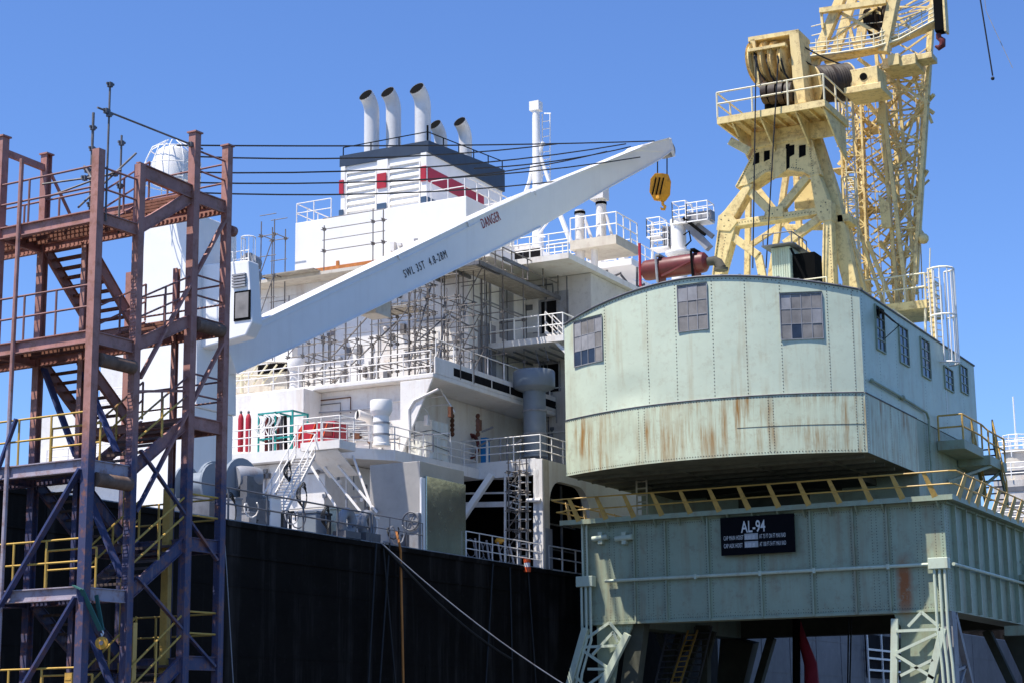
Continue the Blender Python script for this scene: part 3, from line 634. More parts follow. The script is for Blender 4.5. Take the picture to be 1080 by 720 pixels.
# exhaust pipes: five, bent back at the mouth
def exhaust(px, pyt, pyb, rad, Y, tilt=1.0):
    c = U(px, pyb, Y=Y); t = U(px, pyt, Y=Y); zt_ = t.z; e = MB()
    dx = Vector((-.12, -1., .0)).normalized()
    pts = [Vector((c.x, Y, zt-.2)), Vector((c.x, Y, zt_-1.15))]; 
    for k in range(1, 7):
        a = tilt*k/6; pts.append(pts[-1]+(dx*math.sin(a)+Vector((0,0,1))*math.cos(a))*.17)
    e.path(pts, rad, 20, caps=False); e.path([p for p in pts], rad*.93, 20, caps=False)
    d = (pts[-1]-pts[-2]).normalized()
    o = sp(e, 'exhaust_pipe', 'grey' if False else 'white'); i_ = MB(); i_.lathe(pts[-1]-d*.12, [(rad*.92, 0), (rad*.92, .01)], 20, axis=d); i_.lathe(pts[-1]-d*.1, [(rad*.93, 0), (rad*.93, .1)], 20, axis=d); i_.build('pipe_mouth', M['soot'], o)
for px, pt, pb, rad, yy in ((392, 97, 150, .41, 81.6), (415, 94, 150, .41, 82.3), (446, 90, 148, .43, 81.4), (465, 128, 150, .36, 84.6), (491, 125, 165, .36, 84.6)): exhaust(px, pt, pb, rad, yy)
# lower-left portion: shaded superstructure beyond the deck crane
b = MB(); b.box(-66, -57.5, 78, 100, Z2+.24, 23.0); q = U(236, 300, Y=84); b.box(q.x, q.x+3.0, 84, 88, 23, 27.0); sp(b, 'side_house', 'white', .02)
b = MB(); b.prism([U(237, 398, Y=77), U(268, 385, Y=77), U(300, 388, Y=77), U(305, 412, Y=77), U(237, 414, Y=77)], (0, .8, 0)); sp(b, 'lifeboat_shelter', 'cream')
b = MB(); b.prism([U(268, 381, Y=76.5), U(308, 360, Y=76.5), U(308, 381, Y=76.5)], (0, .5, 0)); sp(b, 'sloped_screen', 'whiteclean')
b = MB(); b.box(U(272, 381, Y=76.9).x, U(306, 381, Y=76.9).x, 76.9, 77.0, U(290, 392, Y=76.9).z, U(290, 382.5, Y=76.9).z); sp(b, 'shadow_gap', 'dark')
b = MB()
for k in range(6): b.bar(U(240+k*9, 405, Y=76.2), U(252+k*10, 384, Y=76.2), .07)
b.tube(U(238, 397, Y=76.1), U(300, 395, Y=76.1), .05, 6); b.tube(U(255, 414, Y=76.1), U(255, 395, Y=76.1), .09, 6)
sp(b, 'slatted_frame', 'creamrail')
# radar mast
mx = U(567, 230, Y=100)
b = MB(); zt_ = U(565, 108, Y=100).z
b.tube((mx.x, 100, ZD), (mx.x, 100, zt_-6.0), .5, 16, .3); b.tube((mx.x, 100, zt_-6.0), (mx.x, 100, zt_-.6), .3, 16, .24); b.box(mx.x-.33, mx.x+.33, 99.7, 100.3, zt_-.6, zt_)
sp(b, 'mast', 'whiteclean')
b = MB(); b.tube(U(573, 150, Y=100), U(543, 235, Y=100), .12, 8); b.tube(U(570, 165, Y=100), U(585, 210, Y=100), .12, 8); b.tube(U(561, 175, Y=100), U(553, 220, Y=100), .1, 8)
b.tube(U(590, 225, Y=98), U(602, 256, Y=98), .16, 8); b.tube(U(583, 228, Y=98), U(566, 250, Y=98), .06, 8); b.tube(U(566, 250, Y=98), U(575, 250, Y=98), .05, 6); sp(b, 'mast_stay', 'whiteclean')
b = MB(); p = U(576, 120, Y=100.6); q = U(576, 225, Y=100.6); ladder(b, q, p, .55, (1,0,0), .03, .5); b.tube(U(574, 120, Y=100.6), U(581, 120, Y=100.6), .04, 6); sp(b, 'mast_ladder', 'whiteclean')
# boom rest: two posts with a platform, D~98
yb = 90.
b = MB(); 
for px, py0, py1, r_ in ((611.5, 222, 292, .27), (634, 202, 262, .29)): b.tube(U(px, py1, Y=yb), U(px, py0, Y=yb), r_, 14); 
b.tube(U(627, 300, Y=yb), U(627, 255, Y=yb), .2, 10); b.tube(U(612, 300, Y=yb), U(612, 262, Y=yb), .22, 10)
b.tube(U(617, 232, Y=yb), U(626, 258, Y=yb), .09, 8); b.tube(U(638, 222, Y=yb), U(648, 258, Y=yb), .09, 8)
p = U(632, 188, Y=yb)
b.box(p.x-.42, p.x+.42, yb-.45, yb+.35, p.z-1.3, p.z-.1); b.box(p.x-.5, p.x-.3, yb-.5, yb+.4, p.z-.12, p.z+.32)
sp(b, 'boom_rest', 'white', .02)
b = MB(); p = U(602, 264, Y=yb-.5); q = U(640, 256, Y=yb-.5); b.box(p.x, q.x+.6, yb-.6, yb+2.4, p.z-.02, p.z+.5); sp(b, 'rest_platform', 'cream')
b = MB(); railing(b, [(p.x, yb-.5, p.z+.5), (q.x+.6, yb-.5, p.z+.5), (q.x+.6, yb+2.3, p.z+.5)], 1.3, 1.1, .035, (1,.5)); sp(b, 'railing', 'whiteclean')
for px, r0 in ((611.5, 225), (634, 215)):
    c = U(px, r0, Y=yb); b = MB(); b.lathe((c.x, yb, c.z), [(.31,-.07),(.31,.07)], 16); sp(b, 'black_band', 'soot')
# right-hand upper platforms and stair
b = MB(); p = U(630, 283, Y=95); q = U(666, 277, Y=95); b.box(p.x, q.x, 95, 98.5, p.z-.05, p.z+.32); sp(b, 'upper_platform', 'whiteclean')
b = MB(); railing(b, [(p.x, 95.1, p.z+.32), (q.x, 95.1, p.z+.32), (q.x, 98, p.z+.32)], 1.15, 1.0, .03, (1,.5)); r1 = U(577, 288, Y=96); r2 = U(628, 288, Y=96)
railing(b, [(r1.x, 96, r1.z+.2), (r2.x, 96, r1.z+.2)], 1.5, .5, .035, (1,.66,.33)); railing(b, [(r1.x, 99, r1.z+.4), (r2.x, 99, r1.z+.4)], 1.4, .8, .03, (1,.5)); sp(b, 'railing', 'whiteclean')
b = MB(); b.box(r1.x, p.x+.1, 95.3, 104, r1.z-.1, r1.z+.2); b.box(U(652, 255, Y=96).x, U(658, 255, Y=96).x, 96, 96.6, p.z+.33, U(655, 257, Y=96).z); sp(b, 'bridge_wing_deck', 'whiteclean')
sladder('stair', U(634, 334, Y=93.5), U(583, 292, Y=95.0), 1.1, (.2,1,.1), hr=1.0)
sladder('stair', U(606, 378, Y=pl1.y+.6), U(579, 351, Y=pl1.y+.6), .8, (0,1,0), hr=1.0)
b = MB()
for p, q in [((627, 298), (627, 322)), ((627, 298), (652, 316)), ((652, 316), (652, 296)), ((628, 300), (655, 288)), ((628, 318), (680, 300)), ((645, 322), (640, 285)), ((672, 310), (672, 282)), ((655, 290), (672, 312))]: b.tube(U(*p, Y=93), U(*q, Y=93), .07, 6)
sp(b, 'bracket_frame', 'winch')
# ---- things standing on the ship
def ship_thing(name, base, label, cat, group=None): return empty(name, base, label, cat, group)
# mushroom ventilators
def mushroom(px, py_base, py_top, Y, rs, rc, hc, m, label, cols=2):
    c = U(px, py_base, Y=Y); t = U(px, py_top, Y=Y); e = ship_thing('ventilator', (c.x, Y, c.z), label, 'ventilator')
    b = MB(); b.lathe((c.x, Y, 0), [(rs*1.12, c.z), (rs*1.12, c.z+.1), (rs, c.z+.12), (rs, t.z-hc)], 24); b.build('trunk', M[m], e)
    b = MB(); b.lathe((c.x, Y, 0), [(rs*1.05, t.z-hc-.18), (rc*.97, t.z-hc), (rc, t.z-hc+.05), (rc, t.z-.08), (rc*.95, t.z)], 28); b.build('cowl', M[m], e)
    b = MB()
    for k in range(cols): z = c.z+(t.z-hc-c.z)*(k+1)/(cols+1); b.lathe((c.x, Y, z), [(rs*1.08,-.04),(rs*1.08,.04)], 24)
    b.build('flange', M['shade'], e); return e
mushroom(402, 470, 422, 69.4, .36, .5, .52, 'whiteclean', 'white mushroom ventilator standing on the rail-edged deck right of the red crate')
mushroom(312, 410, 379, 72.6, .3, .42, .4, 'white', 'white mushroom ventilator on the scaffolded deck above the teal frame')
mushroom(564.5, 482, 391, 80.4, .56, 1.04, .86, 'grey', 'big blue grey ventilator with a wide drum cap left of the pale green crane house')
# angled cowl vent
q = U(384, 437, Y=71.3); e = ship_thing('cowl_vent', q, 'small white cowl vent with a black mouth beside the white mushroom ventilator', 'vent')
b = MB(); b.path([U(392, 465, Y=71.6), U(391, 447, Y=71.6), U(388, 440, Y=71.4), U(377, 436.5, Y=70.9)], [.16,.16,.2,.24], 14); b.build('pipe', M['white'], e)
b = MB(); b.lathe(U(376.5, 436.3, Y=70.87), [(.2,-.01),(.2,.02)], 14, axis=(-.8,-.5,.1)); b.build('mouth', M['soot'], e)
# red gas bottles
for px, lab in ((253.5, 'red gas bottle standing at the deck rail, left one of the pair'), (261.5, 'red gas bottle standing at the deck rail, right one of the pair')):
    c = U(px, 476, Y=68.); e = ship_thing('gas_bottle', c, lab, 'gas bottle', 'red gas bottles at the ship rail'); t = U(px, 434, Y=68.); h = t.z-c.z
    b = MB(); b.lathe(c, [(.12,0),(.13,.05),(.13,h*.82),(.1,h*.9),(.05,h*.95)], 16); b.build('body', M['red'], e)
    b = MB(); b.lathe(c, [(.05,h*.95),(.06,h),(.03,h*1.03)], 10); b.build('valve', M['winch'], e)
# teal bottle rack
p = U(278, 470, Y=68.4); q = U(314, 433, Y=68.4); e = ship_thing('pipe_rack', p, 'teal steel rack full of dark hoses between the gas bottles and the red crate', 'rack')
b = MB(); hx = [p.x, (p.x+q.x)/2, q.x]
for x in hx:
    for y in (68.0, 69.2): b.bar((x, y, 14.2), (x, y, q.z), .07)
for z in (14.9, q.z-.04):
    for y in (68.0, 69.2): b.bar((p.x, y, z), (q.x, y, z), .07)
    for x in hx: b.bar((x, 68.0, z), (x, 69.2, z), .07)
b.build('frame', M['teal'], e)
for k in range(6):
    b = MB(); x = p.x+.15+k*.2; b.tube((x, 68.4+.1*(k % 2), 14.25), (x, 68.4, q.z-.15), .085, 10); b.build('bottle', M[['maroon','winch','dark'][k % 3]], e)
b = MB()
for k in range(7):
    pts = [Vector((p.x+.1+.17*k+random.uniform(-.1,.1)+.15*math.sin(t), 67.92, q.z-.12-.16*t)) for t in range(7)]; b.path(pts, .03, 5)
b.build('hoses', M['whiteclean'], e)
# red crate
p = U(309, 477, Y=67.7); q = U(353, 443, Y=67.7); e = ship_thing('machinery_crate', p, 'bright red metal machinery box behind the ship rail right of the teal rack', 'crate')
b = MB(); b.prism([(p.x, 67.7, 14.2), (q.x, 67.7, 14.2), (q.x, 67.7, q.z), (p.x+.5, 67.7, q.z), (p.x+.08, 67.7, q.z-.45)], (0, 1.1, 0)); b.build('body', M['red'], e, .03)
b = MB(); b.box(q.x-.75, q.x-.1, 67.66, 67.695, 14.7, 15.3); b.build('door', M['maroon'], e)
b = MB()
for k in range(3): b.bar((p.x+.1+k*.65, 67.67, 14.2), (p.x+.55+k*.65, 67.67, q.z-.03), .05, .05)
b.build('ribs', M['cone'], e)
# canvas box
p = Vector((-43.4, 73.1, 14.2))
e = ship_thing('canvas_cover', p, 'tall box under an off white canvas cover beside the deckhouse ladder', 'canvas cover')
b = MB(); n = 9; vs = []; fs = []
x0, x1, y0, y1, z0, z1 = -43.45, -42.25, 73.1, 74.6, 14.22, U(448, 443, Y=73.1).z
loop = [(x0+(x1-x0)*i/n, y0) for i in range(n)]+[(x1, y0+(y1-y0)*i/n) for i in range(n)]+[(x1-(x1-x0)*i/n, y1) for i in range(n)]+[(x0, y1-(y1-y0)*i/n) for i in range(n)]
cx, cy = (x0+x1)/2, (y0+y1)/2
for j in range(8):
    z = z0+(z1-z0)*j/7
    for i, (x, y) in enumerate(loop):
        w = .05*noise.noise(Vector((i*.7, j*.9, 3)))+.04*math.sin(i*1.9+j*.6); k = 1+w*(1.3-j/9); vs.append((cx+(x-cx)*k, cy+(y-cy)*k, z+.05*noise.noise(Vector((x, y, z)))))
m_ = len(loop); fs = [(j*m_+i, j*m_+(i+1) % m_, (j+1)*m_+(i+1) % m_, (j+1)*m_+i) for j in range(7) for i in range(m_)]+[tuple(range(7*m_, 8*m_))]
b.add(vs, fs); b.build('canvas', M['canvas'], e)
b = MB(); 
for z in (z0+.5, z0+1.2): b.path([(x0-.04, y0-.04, z), (x1+.04, y0-.04, z+.1), (x1+.04, y1, z)], .015, 4)
b.build('lashing', M['rope'], e)
# blue cylinder, coils, ladder on boat deck
p = U(512, 487, Y=79.5); q = U(512, 461, Y=79.5); e = ship_thing('blue_locker', p, 'narrow bright blue locker behind the white rail above the open bay', 'locker')
b = MB(); b.box(p.x-.22, p.x+.1, 79.4, 79.8, 14.5, q.z); b.build('body', M['blueb'], e, .02); b = MB(); b.box(p.x+.11, p.x+.2, 79.35, 79.45, 14.5, q.z-.2); b.build('edge_strip', M['whiteclean'], e)
p = U(497, 470, Y=79.2); e = ship_thing('hose_coil', p, 'dark red hose coil hanging at the ladder above the open bay', 'hose')
b = MB()
for k in range(4): b.path([p+Vector((math.cos(a)*(.42-.05*k), .05*k, math.sin(a)*(.6-.05*k))) for a in [i*math.pi/8 for i in range(17)]], .05, 6)
b.build('coil', M['maroon'], e)
b = MB(); ladder(b, U(481, 490, Y=79.3), U(472, 430, Y=79.3), .75, (1,0,0), .03, .42); sp(b, 'vertical_ladder', 'shade')
b = MB(); ladder(b, U(466, 436, Y=74.3), U(450, 410, Y=74.3), 1.4, (1,0,0), .025, .4); sp(b, 'vertical_ladder', 'white')
b = MB(); c = U(485, 460, Y=79.); 
for k in range(5): b.tube(U(528+k*7, 486, Y=79.3+.4*k), U(528+k*7, 462+k, Y=79.3+.4*k), .05, 6)
for (p, q) in [((505,470),(520,462)), ((508,455),(520,450)), ((540,470),(550,463))]: b.tube(U(*p, Y=79.), U(*q, Y=79.), .05, 6)
sp(b, 'pipe_run', 'shade')
# small fittings, conduits and cables on the sunlit and shaded walls, each group a part of the ship
rnd = random.Random(11)
def wall_y(Y, px0, px1, py0, py1, n, m):
    for k in range(n):
        b = MB(); p = U(rnd.uniform(px0, px1), rnd.uniform(py0, py1), Y=Y-.06); t = rnd.random()
        if t < .35: L_ = rnd.uniform(.5, 2.2); b.tube(p, p+Vector((0, 0, -L_)), rnd.uniform(.02, .045), 6); b.box(p.x-.09, p.x+.09, Y-.12, Y-.002, p.z-.06, p.z+.1); nm = 'conduit'
        elif t < .55: L_ = rnd.uniform(.6, 2.6); b.path([p, p+Vector((L_, 0, 0)), p+Vector((L_, 0, -rnd.uniform(.2, .9)))], rnd.uniform(.018, .04), 6); nm = 'conduit'
        elif t < .8: w = rnd.uniform(.12, .35); h = rnd.uniform(.15, .5); b.box(p.x-w/2, p.x+w/2, Y-rnd.uniform(.1, .25), Y-.002, p.z-h/2, p.z+h/2); nm = 'junction_box'
        else: b.lathe((p.x, Y-.002, p.z), [(.1,0),(.12,.1),(.08,.2),(.04,.24)], 10, axis=(0,-1,0)); nm = 'bulkhead_lamp'
        sp(b, nm, m[k % len(m)])
wall_y(67.8, 240, 388, 492, 545, 34, ['shade', 'white', 'winch'])
wall_y(72.7, 275, 455, 418, 465, 34, ['shade', 'winch', 'white', 'darkrust'])
wall_y(YM, 320, 488, 310, 402, 48, ['shade', 'winch', 'white', 'galv'])
wall_y(YM-.05, 325, 480, 245, 283, 5, ['white', 'shade'])
wall_y(YR, 540, 585, 300, 470, 30, ['winch', 'shade', 'white'])
wall_y(93.0, 510, 570, 250, 284, 6, ['shade', 'white'])
# deck gear in silhouette along the edge: valves, standpipes, looped hoses
for k in range(34):
    px = rnd.uniform(240, 440); c = U(px, 550, X=XH-rnd.uniform(.35, 2.2)); b = MB(); h = rnd.uniform(.3, 1.1); t = rnd.random()
    if t < .4: b.tube((c.x, c.y, DK), (c.x, c.y, DK+h), rnd.uniform(.04, .1), 8); b.lathe((c.x, c.y, DK+h), [(.14,-.04),(.14,.03)], 10); nm = 'standpipe'
    elif t < .7: r0 = rnd.uniform(.2, .4); b.path([Vector((c.x+.05*j, c.y+math.cos(j*.7)*r0, DK+.55+math.sin(j*.7)*r0)) for j in range(12)], .028, 5); nm = 'looped_hose'
    else: w = rnd.uniform(.2, .5); b.box(c.x-w/2, c.x+w/2, c.y-w/2, c.y+w/2, DK+.02, DK+h*.8); b.box(c.x-w/2-.03, c.x+w/2+.03, c.y-w/2-.03, c.y+w/2+.03, DK+h*.8, DK+h*.8+.05); nm = 'deck_valve_box'
    sp(b, nm, ['winch', 'shade', 'rope', 'white'][k % 4])
# hanging chain tackles by the shaded wall
for k, px in enumerate((477, 504)):
    c = U(px, 447, Y=77); e = ship_thing('wall_fitting', c, ['rusty chain fitting on the shaded wall above the canvas cover', 'rusty chain fitting on the shaded wall right of the deckhouse ladder'][k], 'fitting')
    b = MB()
    for j in range(5): b.sphere(c+Vector((0, 0, -.22*j+.4)), .13, 8, sc=(1,.6,1))
    b.build('fitting', M['darkrust'], e)
# container-like aluminium house on deck edge
e = ship_thing('deck_container', (-40.2, 67.5, DK), 'grey sheet metal shelter with a polished side panel standing at the deck edge', 'shelter')
gx = -39.03; gy = 66.5; p = U(390, 490, Y=gy)
b = MB(); b.box(p.x, gx, gy, 70.3, DK+.05, 13.05); b.build('body', M['alu'], e, .02)
b = MB(); q = U(449, 500, X=gx+.1); b.box(gx+.005, gx+.14, q.y, 70.2, U(449, 578, X=gx).z-.1, 12.45); b.build('polished_panel', M['steel'], e, .03)
b = MB(); b.box(gx+.005, gx+.1, q.y-.35, q.y-.02, DK, 12.35); b.build('side_post', M['whiteclean'], e, .02)
# handwheel machine by it
c = U(436, 551, X=gx+.5); e = ship_thing('valve_wheel', c, 'grey handwheel on a tall stand in front of the sheet metal shelter', 'handwheel')
c2_ = U(433, 549, Y=gy-.35); b = MB(); b.path([c2_+Vector((math.cos(a)*.38, 0, math.sin(a)*.38)) for a in [i*math.pi/12 for i in range(25)]], .035, 6)
for k in range(3): a = k*math.pi/3; b.tube(c2_-Vector((math.cos(a)*.38, 0, math.sin(a)*.38)), c2_+Vector((math.cos(a)*.38, 0, math.sin(a)*.38)), .02, 5)
b.build('wheel', M['winch'], e); b = MB(); b.box(c2_.x-.1, c2_.x+.35, gy-.3, gy-.05, DK, c2_.z+.35); b.build('stand', M['shade'], e, .03)
# roller fairleads at the deck edge
for k, (px, py, lab) in enumerate(((366, 551, 'grey fairlead roller on the deck edge, nearer of the two before the shelter'), (387, 553, 'grey fairlead roller on the deck edge, next to the shelter'))):
    c = U(px, py, X=XH-.35); e = ship_thing('fairlead', (c.x, c.y, DK), lab, 'fairlead', 'fairlead rollers on the deck edge')
    b = MB(); b.path([c+Vector((0, math.cos(a)*.38, math.sin(a)*.42)) for a in [i*math.pi/10 for i in range(21)]], .19, 10); b.build('ring', M['shade'], e)
    b = MB(); b.box(c.x-.3, c.x+.3, c.y-.55, c.y+.55, DK, c.z-.35); b.build('base', M['winch'], e)
# big covered winch near the tower
c = U(248, 510, X=XH-2.2); e = ship_thing('mooring_winch', (c.x, c.y, DK), 'large grey mooring winch with round drums on the main deck right of the stair tower', 'winch')
b = MB(); b.lathe(c, [(.95,-1.1),(.95,-.95),(.6,-.93),(.6,.2),(.95,.22),(.95,.36)], 24, axis=(1,-.1,0)); b.build('drum', M['grey'], e)
b = MB(); b.lathe(U(266, 503, X=XH-1.6), [(.42,-.7),(.45,-.5),(.4,.1),(.33,.3)], 20, axis=(.5,1,.1)); b.build('motor', M['shade'], e, .0)
b = MB(); b.box(c.x-1.5, c.x+1.0, c.y-.7, c.y+.9, DK, c.z-.6); b.box(c.x+.6, c.x+.9, c.y-.5, c.y+.5, DK, c.z+.2); b.build('bed', M['winch'], e)
c = U(212, 512, X=XH-2.8); e = ship_thing('mooring_winch', (c.x, c.y, DK), 'second mooring winch seen between the posts of the stair tower', 'winch')
b = MB(); b.lathe(c, [(.8,-.7),(.8,-.6),(.5,-.58),(.5,.5),(.8,.52),(.8,.62)], 20, axis=(1,0,0)); b.build('drum', M['grey'], e)
b = MB(); b.box(c.x-1, c.x+1, c.y-.8, c.y+.8, DK, c.z-.5); b.build('bed', M['winch'], e)
# cable coils and junk along the deck edge
for k, (px, r_, lab) in enumerate(((318, .34, 'coil of thin black hose hung on the ship rail below the white stair'), (303, .26, 'small loop of hose hung above the white stair foot'), (240, .5, 'tangle of black cable on the ship rail beside the stair tower'), (343, .3, 'loop of black hose hanging at the ship rail near the fairleads'))):
    py = {318: 522, 303: 497, 240: 538, 343: 545}[px]; c = U(px, py, X=XH-.2 if px != 303 else XH-3.5); e = ship_thing('hose_coil', c, lab, 'hose')
    b = MB()
    for j in range(4): b.path([c+Vector((.03*j, math.cos(a)*(r_-.04*j), math.sin(a)*(r_+.05*j))) for a in [i*math.pi/8+j*.3 for i in range(15)]], .022, 5)
    b.build('coil', M['rope'], e)
# odd deck gear between rail and houses
for (px, py, w, h, m_, lab) in ((330, 548, .9, .8, 'grey', 'grey steel locker behind the ship rail'), (283, 540, .7, 1.1, 'whiteclean', 'white box behind the ship rail near the stair foot'), (372, 532, 1.5, .9, 'white', 'low white hatch box right of the stair foot'), (352, 540, .5, 1.1, 'creamrail', 'cream cabinet left of the fairlead rollers')):
    c = U(px, py, X=XH-1.5); e = ship_thing('deck_box', (c.x, c.y, DK), lab, 'deck box')
    b = MB(); b.box(c.x-w/2, c.x+w/2, c.y-w/2, c.y+w/2, DK+.03, DK+h+.2); b.build('body', M[m_], e, .05); b = MB(); b.box(c.x-w/2-.04, c.x+w/2+.04, c.y-w/2-.04, c.y+w/2+.04, DK+h+.2, DK+h+.27); b.build('lid', M[m_], e)
q = U(385, 545, Y=65.9); b = MB(); b.box(U(372, 545, Y=67.75).x, U(388, 545, Y=67.75).x, 67.7, 67.79, DK+.3, DK+1.6); sp(b, 'doorway', 'dark')
# white strut with blue foot in the bay
e = ship_thing('support_strut', U(486, 551, Y=77.0), 'white diagonal strut with a blue foot in front of the dark open bay', 'strut')
b = MB(); b.bar(U(487, 547, Y=76.6), U(519, 500, Y=77.2), .24, .3, up=(1,0,0)); b.build('strut', M['whiteclean'], e, .02); b = MB(); b.lathe(U(486, 549, Y=76.6), [(.2,-.25),(.22,0),(.17,.15)], 12, axis=(.4,0,.6)); b.build('foot', M['blueb'], e)
# bay shelves, pipes and frames
b = MB()
for py in (505, 520, 532): b.bar(U(484, py, Y=77.9), U(545, py-1, Y=77.9), .08, .09 if py < 530 else .25)
for px in (533, 548, 556, 566): b.bar(U(px, 495, Y=77.35), U(px, 600, Y=77.35), .1 if px < 560 else .3, .1)
for k in range(7): b.bar(U(549, 508+k*13, Y=77.36), U(560, 508+k*13, Y=77.36), .05)
for k in range(5): b.bar(U(536, 510+k*6, Y=77.2), U(547, 513+k*6, Y=77.2), .05)
b.tube(U(556, 527, Y=77.2), U(570, 527, Y=77.2), .1, 8)
sp(b, 'bay_racking', 'white')
b = MB()
for k in range(5):
    c = U(495+k*9, 577+k*2, Y=76.4); b.path([c+Vector((math.cos(a)*.25, .02*i, math.sin(a)*.42)) for i, a in enumerate([j*math.pi/6 for j in range(12)])], .025, 5)
for k in range(5): b.tube(U(489+k*12, 565+k*2, Y=76.2), U(491+k*13, 598, Y=76.2), .05, 6)
sp(b, 'hose_bundle', 'shade')
c = U(556, 600, X=XH+.12); e = ship_thing('signal_drum', (c.x, c.y, DK-.3), 'small red and white drum at the deck edge beside the corner pillar', 'drum')
b = MB(); b.lathe((c.x, c.y, DK-.3), [(.17,0),(.17,.22)], 14); b.build('red_lower', M['cone'], e); b = MB(); b.lathe((c.x, c.y, DK-.3), [(.15,.22),(.14,.42)], 14); b.build('white_upper', M['conewhite'], e); b = MB(); b.lathe((c.x, c.y, DK-.3), [(.15,.42),(.16,.58)], 14); b.build('red_lid', M['cone'], e)
c = U(527, 570, Y=76.3); e = ship_thing('orange_cloth', c, 'crumpled orange cloth caught on the rail in front of the bay', 'cloth')
b = MB(); b.sphere(c, .2, 10, sc=(1.2,.6,.7)); o = b.build('cloth', M['orange'], e)
for v in o.data.vertices: v.co += Vector(v.co)*.5*noise.noise(v.co*9)
# ropes and hoses down the hull
def line(name, label, cat, pts, r, m): 
    b = MB(); b.path(pts, r, 6); o = b.build(name, M[m]); return tag(o, label, cat)
def sag(a, c, s_, n=10): a = Vector(a); c = Vector(c); return [lerp(a, c, i/n)-Vector((0,0,4*s_*(i/n)*(1-i/n))) for i in range(n+1)]
line('orange_hose', 'orange hose hanging down the black hull below the shelter', 'hose', [U(418, 560, X=XH-.3), U(421, 572, X=XH+.15)]+[U(422.5+k*.5, 580+k*24, X=XH+.12) for k in range(7)], .05, 'hose')
line('mooring_rope', 'long pale mooring rope running down right across the black hull', 'rope', sag(U(402, 572, X=XH+.2), U(606, 728, X=XH+6), .3), .026, 'shade')
line('mooring_rope', 'dark mooring rope sagging below the pale rope on the hull', 'rope', sag(U(404, 574, X=XH+.15), U(540, 695, X=XH+1), .4), .06, 'rope')
for k, (x0, x1) in enumerate(((397, 388), (411, 400), (404, 418), (520, 512), (538, 541), (557, 566))):
    line('hanging_line', ['thin black line hanging down the hull, first left of the orange hose at deck level', 'thicker black line hanging just left of the orange hose', 'black line hanging close behind the orange hose', 'black line on the hull below the white strut', 'black line on the hull below the orange cloth', 'thin line on the hull below the red and white drum'][k], 'rope', [U(x0, 572+max(0, (x0-410)*.2), X=XH+.1), U(x1, 730, X=XH+.25)], .035, 'rope')
line('hanging_line', 'pale thread of rope hanging down the hull just right of the stair tower', 'rope', [U(236, 560, X=XH+.1), U(239, 600, X=XH+.2), U(246, 720, X=XH+.3)], .02, 'shade')

# ================================================================== DECK CRANE (pillar, cab, boom)
XC = -44.3
pc = U(195, 450, D=73); dc = empty('deck_crane', (pc.x, pc.y, DK), 'white ship deck crane with a long box boom, its pillar behind the stair tower', 'crane')
b = MB(); pw = 1.45
b.box(pc.x-pw, pc.x+pw*.95, pc.y-1.3, pc.y+1.3, DK, 14.3)
b.prism([(pc.x-pw-.1, pc.y-1.2, 14.3), (pc.x+pw, pc.y-1.2, 14.3), (pc.x+pw-.15, pc.y-1.2, 22.0), (pc.x-pw+.15, pc.y-1.2, 22.9)], (0, 2.6, 0)); b.build('pillar', M['whiteclean'], dc, .05)
b = MB(); ct = U(182, 178, D=73)
b.lathe((ct.x, ct.y, 0), [(.8, ct.z-.6), (.8, ct.z+.2), (.6, ct.z+.7), (.1, ct.z+.95)], 18); b.build('radome', M['whiteclean'], dc)
b = MB()
for k in range(12):
    a = 2*math.pi*k/12; d = Vector((math.cos(a), math.sin(a), 0)); b.path([ct+d*1.1+Vector((0,0,-.9)), ct+d*1.1+Vector((0,0,.2)), ct+d*.85+Vector((0,0,.75)), ct+d*.3+Vector((0,0,1.1))], .022, 5)
for z, r_ in ((-.6, 1.1), (0, 1.1), (.72, .86)): b.path([ct+Vector((math.cos(a)*r_, math.sin(a)*r_, z)) for a in [i*math.pi/10 for i in range(21)]], .022, 5)
b.build('top_cage', M['whiteclean'], dc)
# operator cab right of the pillar
p = U(236, 300, D=72.5); cy = p.y-.2
q = U(266, 345, Y=cy); t = U(236, 278, Y=cy)
b = MB(); b.prism([(p.x-1.2, cy, q.z-.6), (q.x-.3, cy, q.z-.3), (q.x, cy, q.z+.2), (U(262, 278, Y=cy).x, cy, t.z), (p.x-1.2, cy, t.z+.1)], (0, .7, 0)); b.build('cab', M['whiteclean'], dc, .06)
b = MB(); p0 = U(247, 308, Y=cy-.03); p1_ = U(264, 337, Y=cy-.03); b.box(p0.x, p1_.x, cy-.05, cy-.004, p1_.z, p0.z); wob = b.build('cab_window', M['soot'], dc, .04)
b = MB(); b.box(p0.x+.09, p1_.x-.08, cy-.07, cy-.052, p1_.z+.1, p0.z-.08); b.build('pane', M['glass'], wob)
b = MB()
for k in range(5): q_ = U(245, 290+k*3, Y=cy-.08); b.box(q_.x, q_.x+.62, cy-.12, cy-.004, q_.z-.07, q_.z)
b.build('air_vent', M['shade'], dc)
b = MB(); railing(b, [U(237, 288, Y=cy+.4), U(262, 285, Y=cy+.4), U(262, 280, Y=cy+2.0)], .8, .45, .022, (1,.6,.3)); cage(b, (U(251, 290, Y=cy).x, cy+.8), t.z, t.z+1.1, .28, (0,-1,0)); b.build('cab_rail', M['whiteclean'], dc)
b = MB()
for (px, py, r_) in ((265, 277, .34), (266, 290, .3)): b.lathe(U(px, py, Y=cy+1.6), [(r_,-.3),(r_,.3)], 14, axis=(.2,-1,0))
b.build('floodlight', M['shade'], dc)
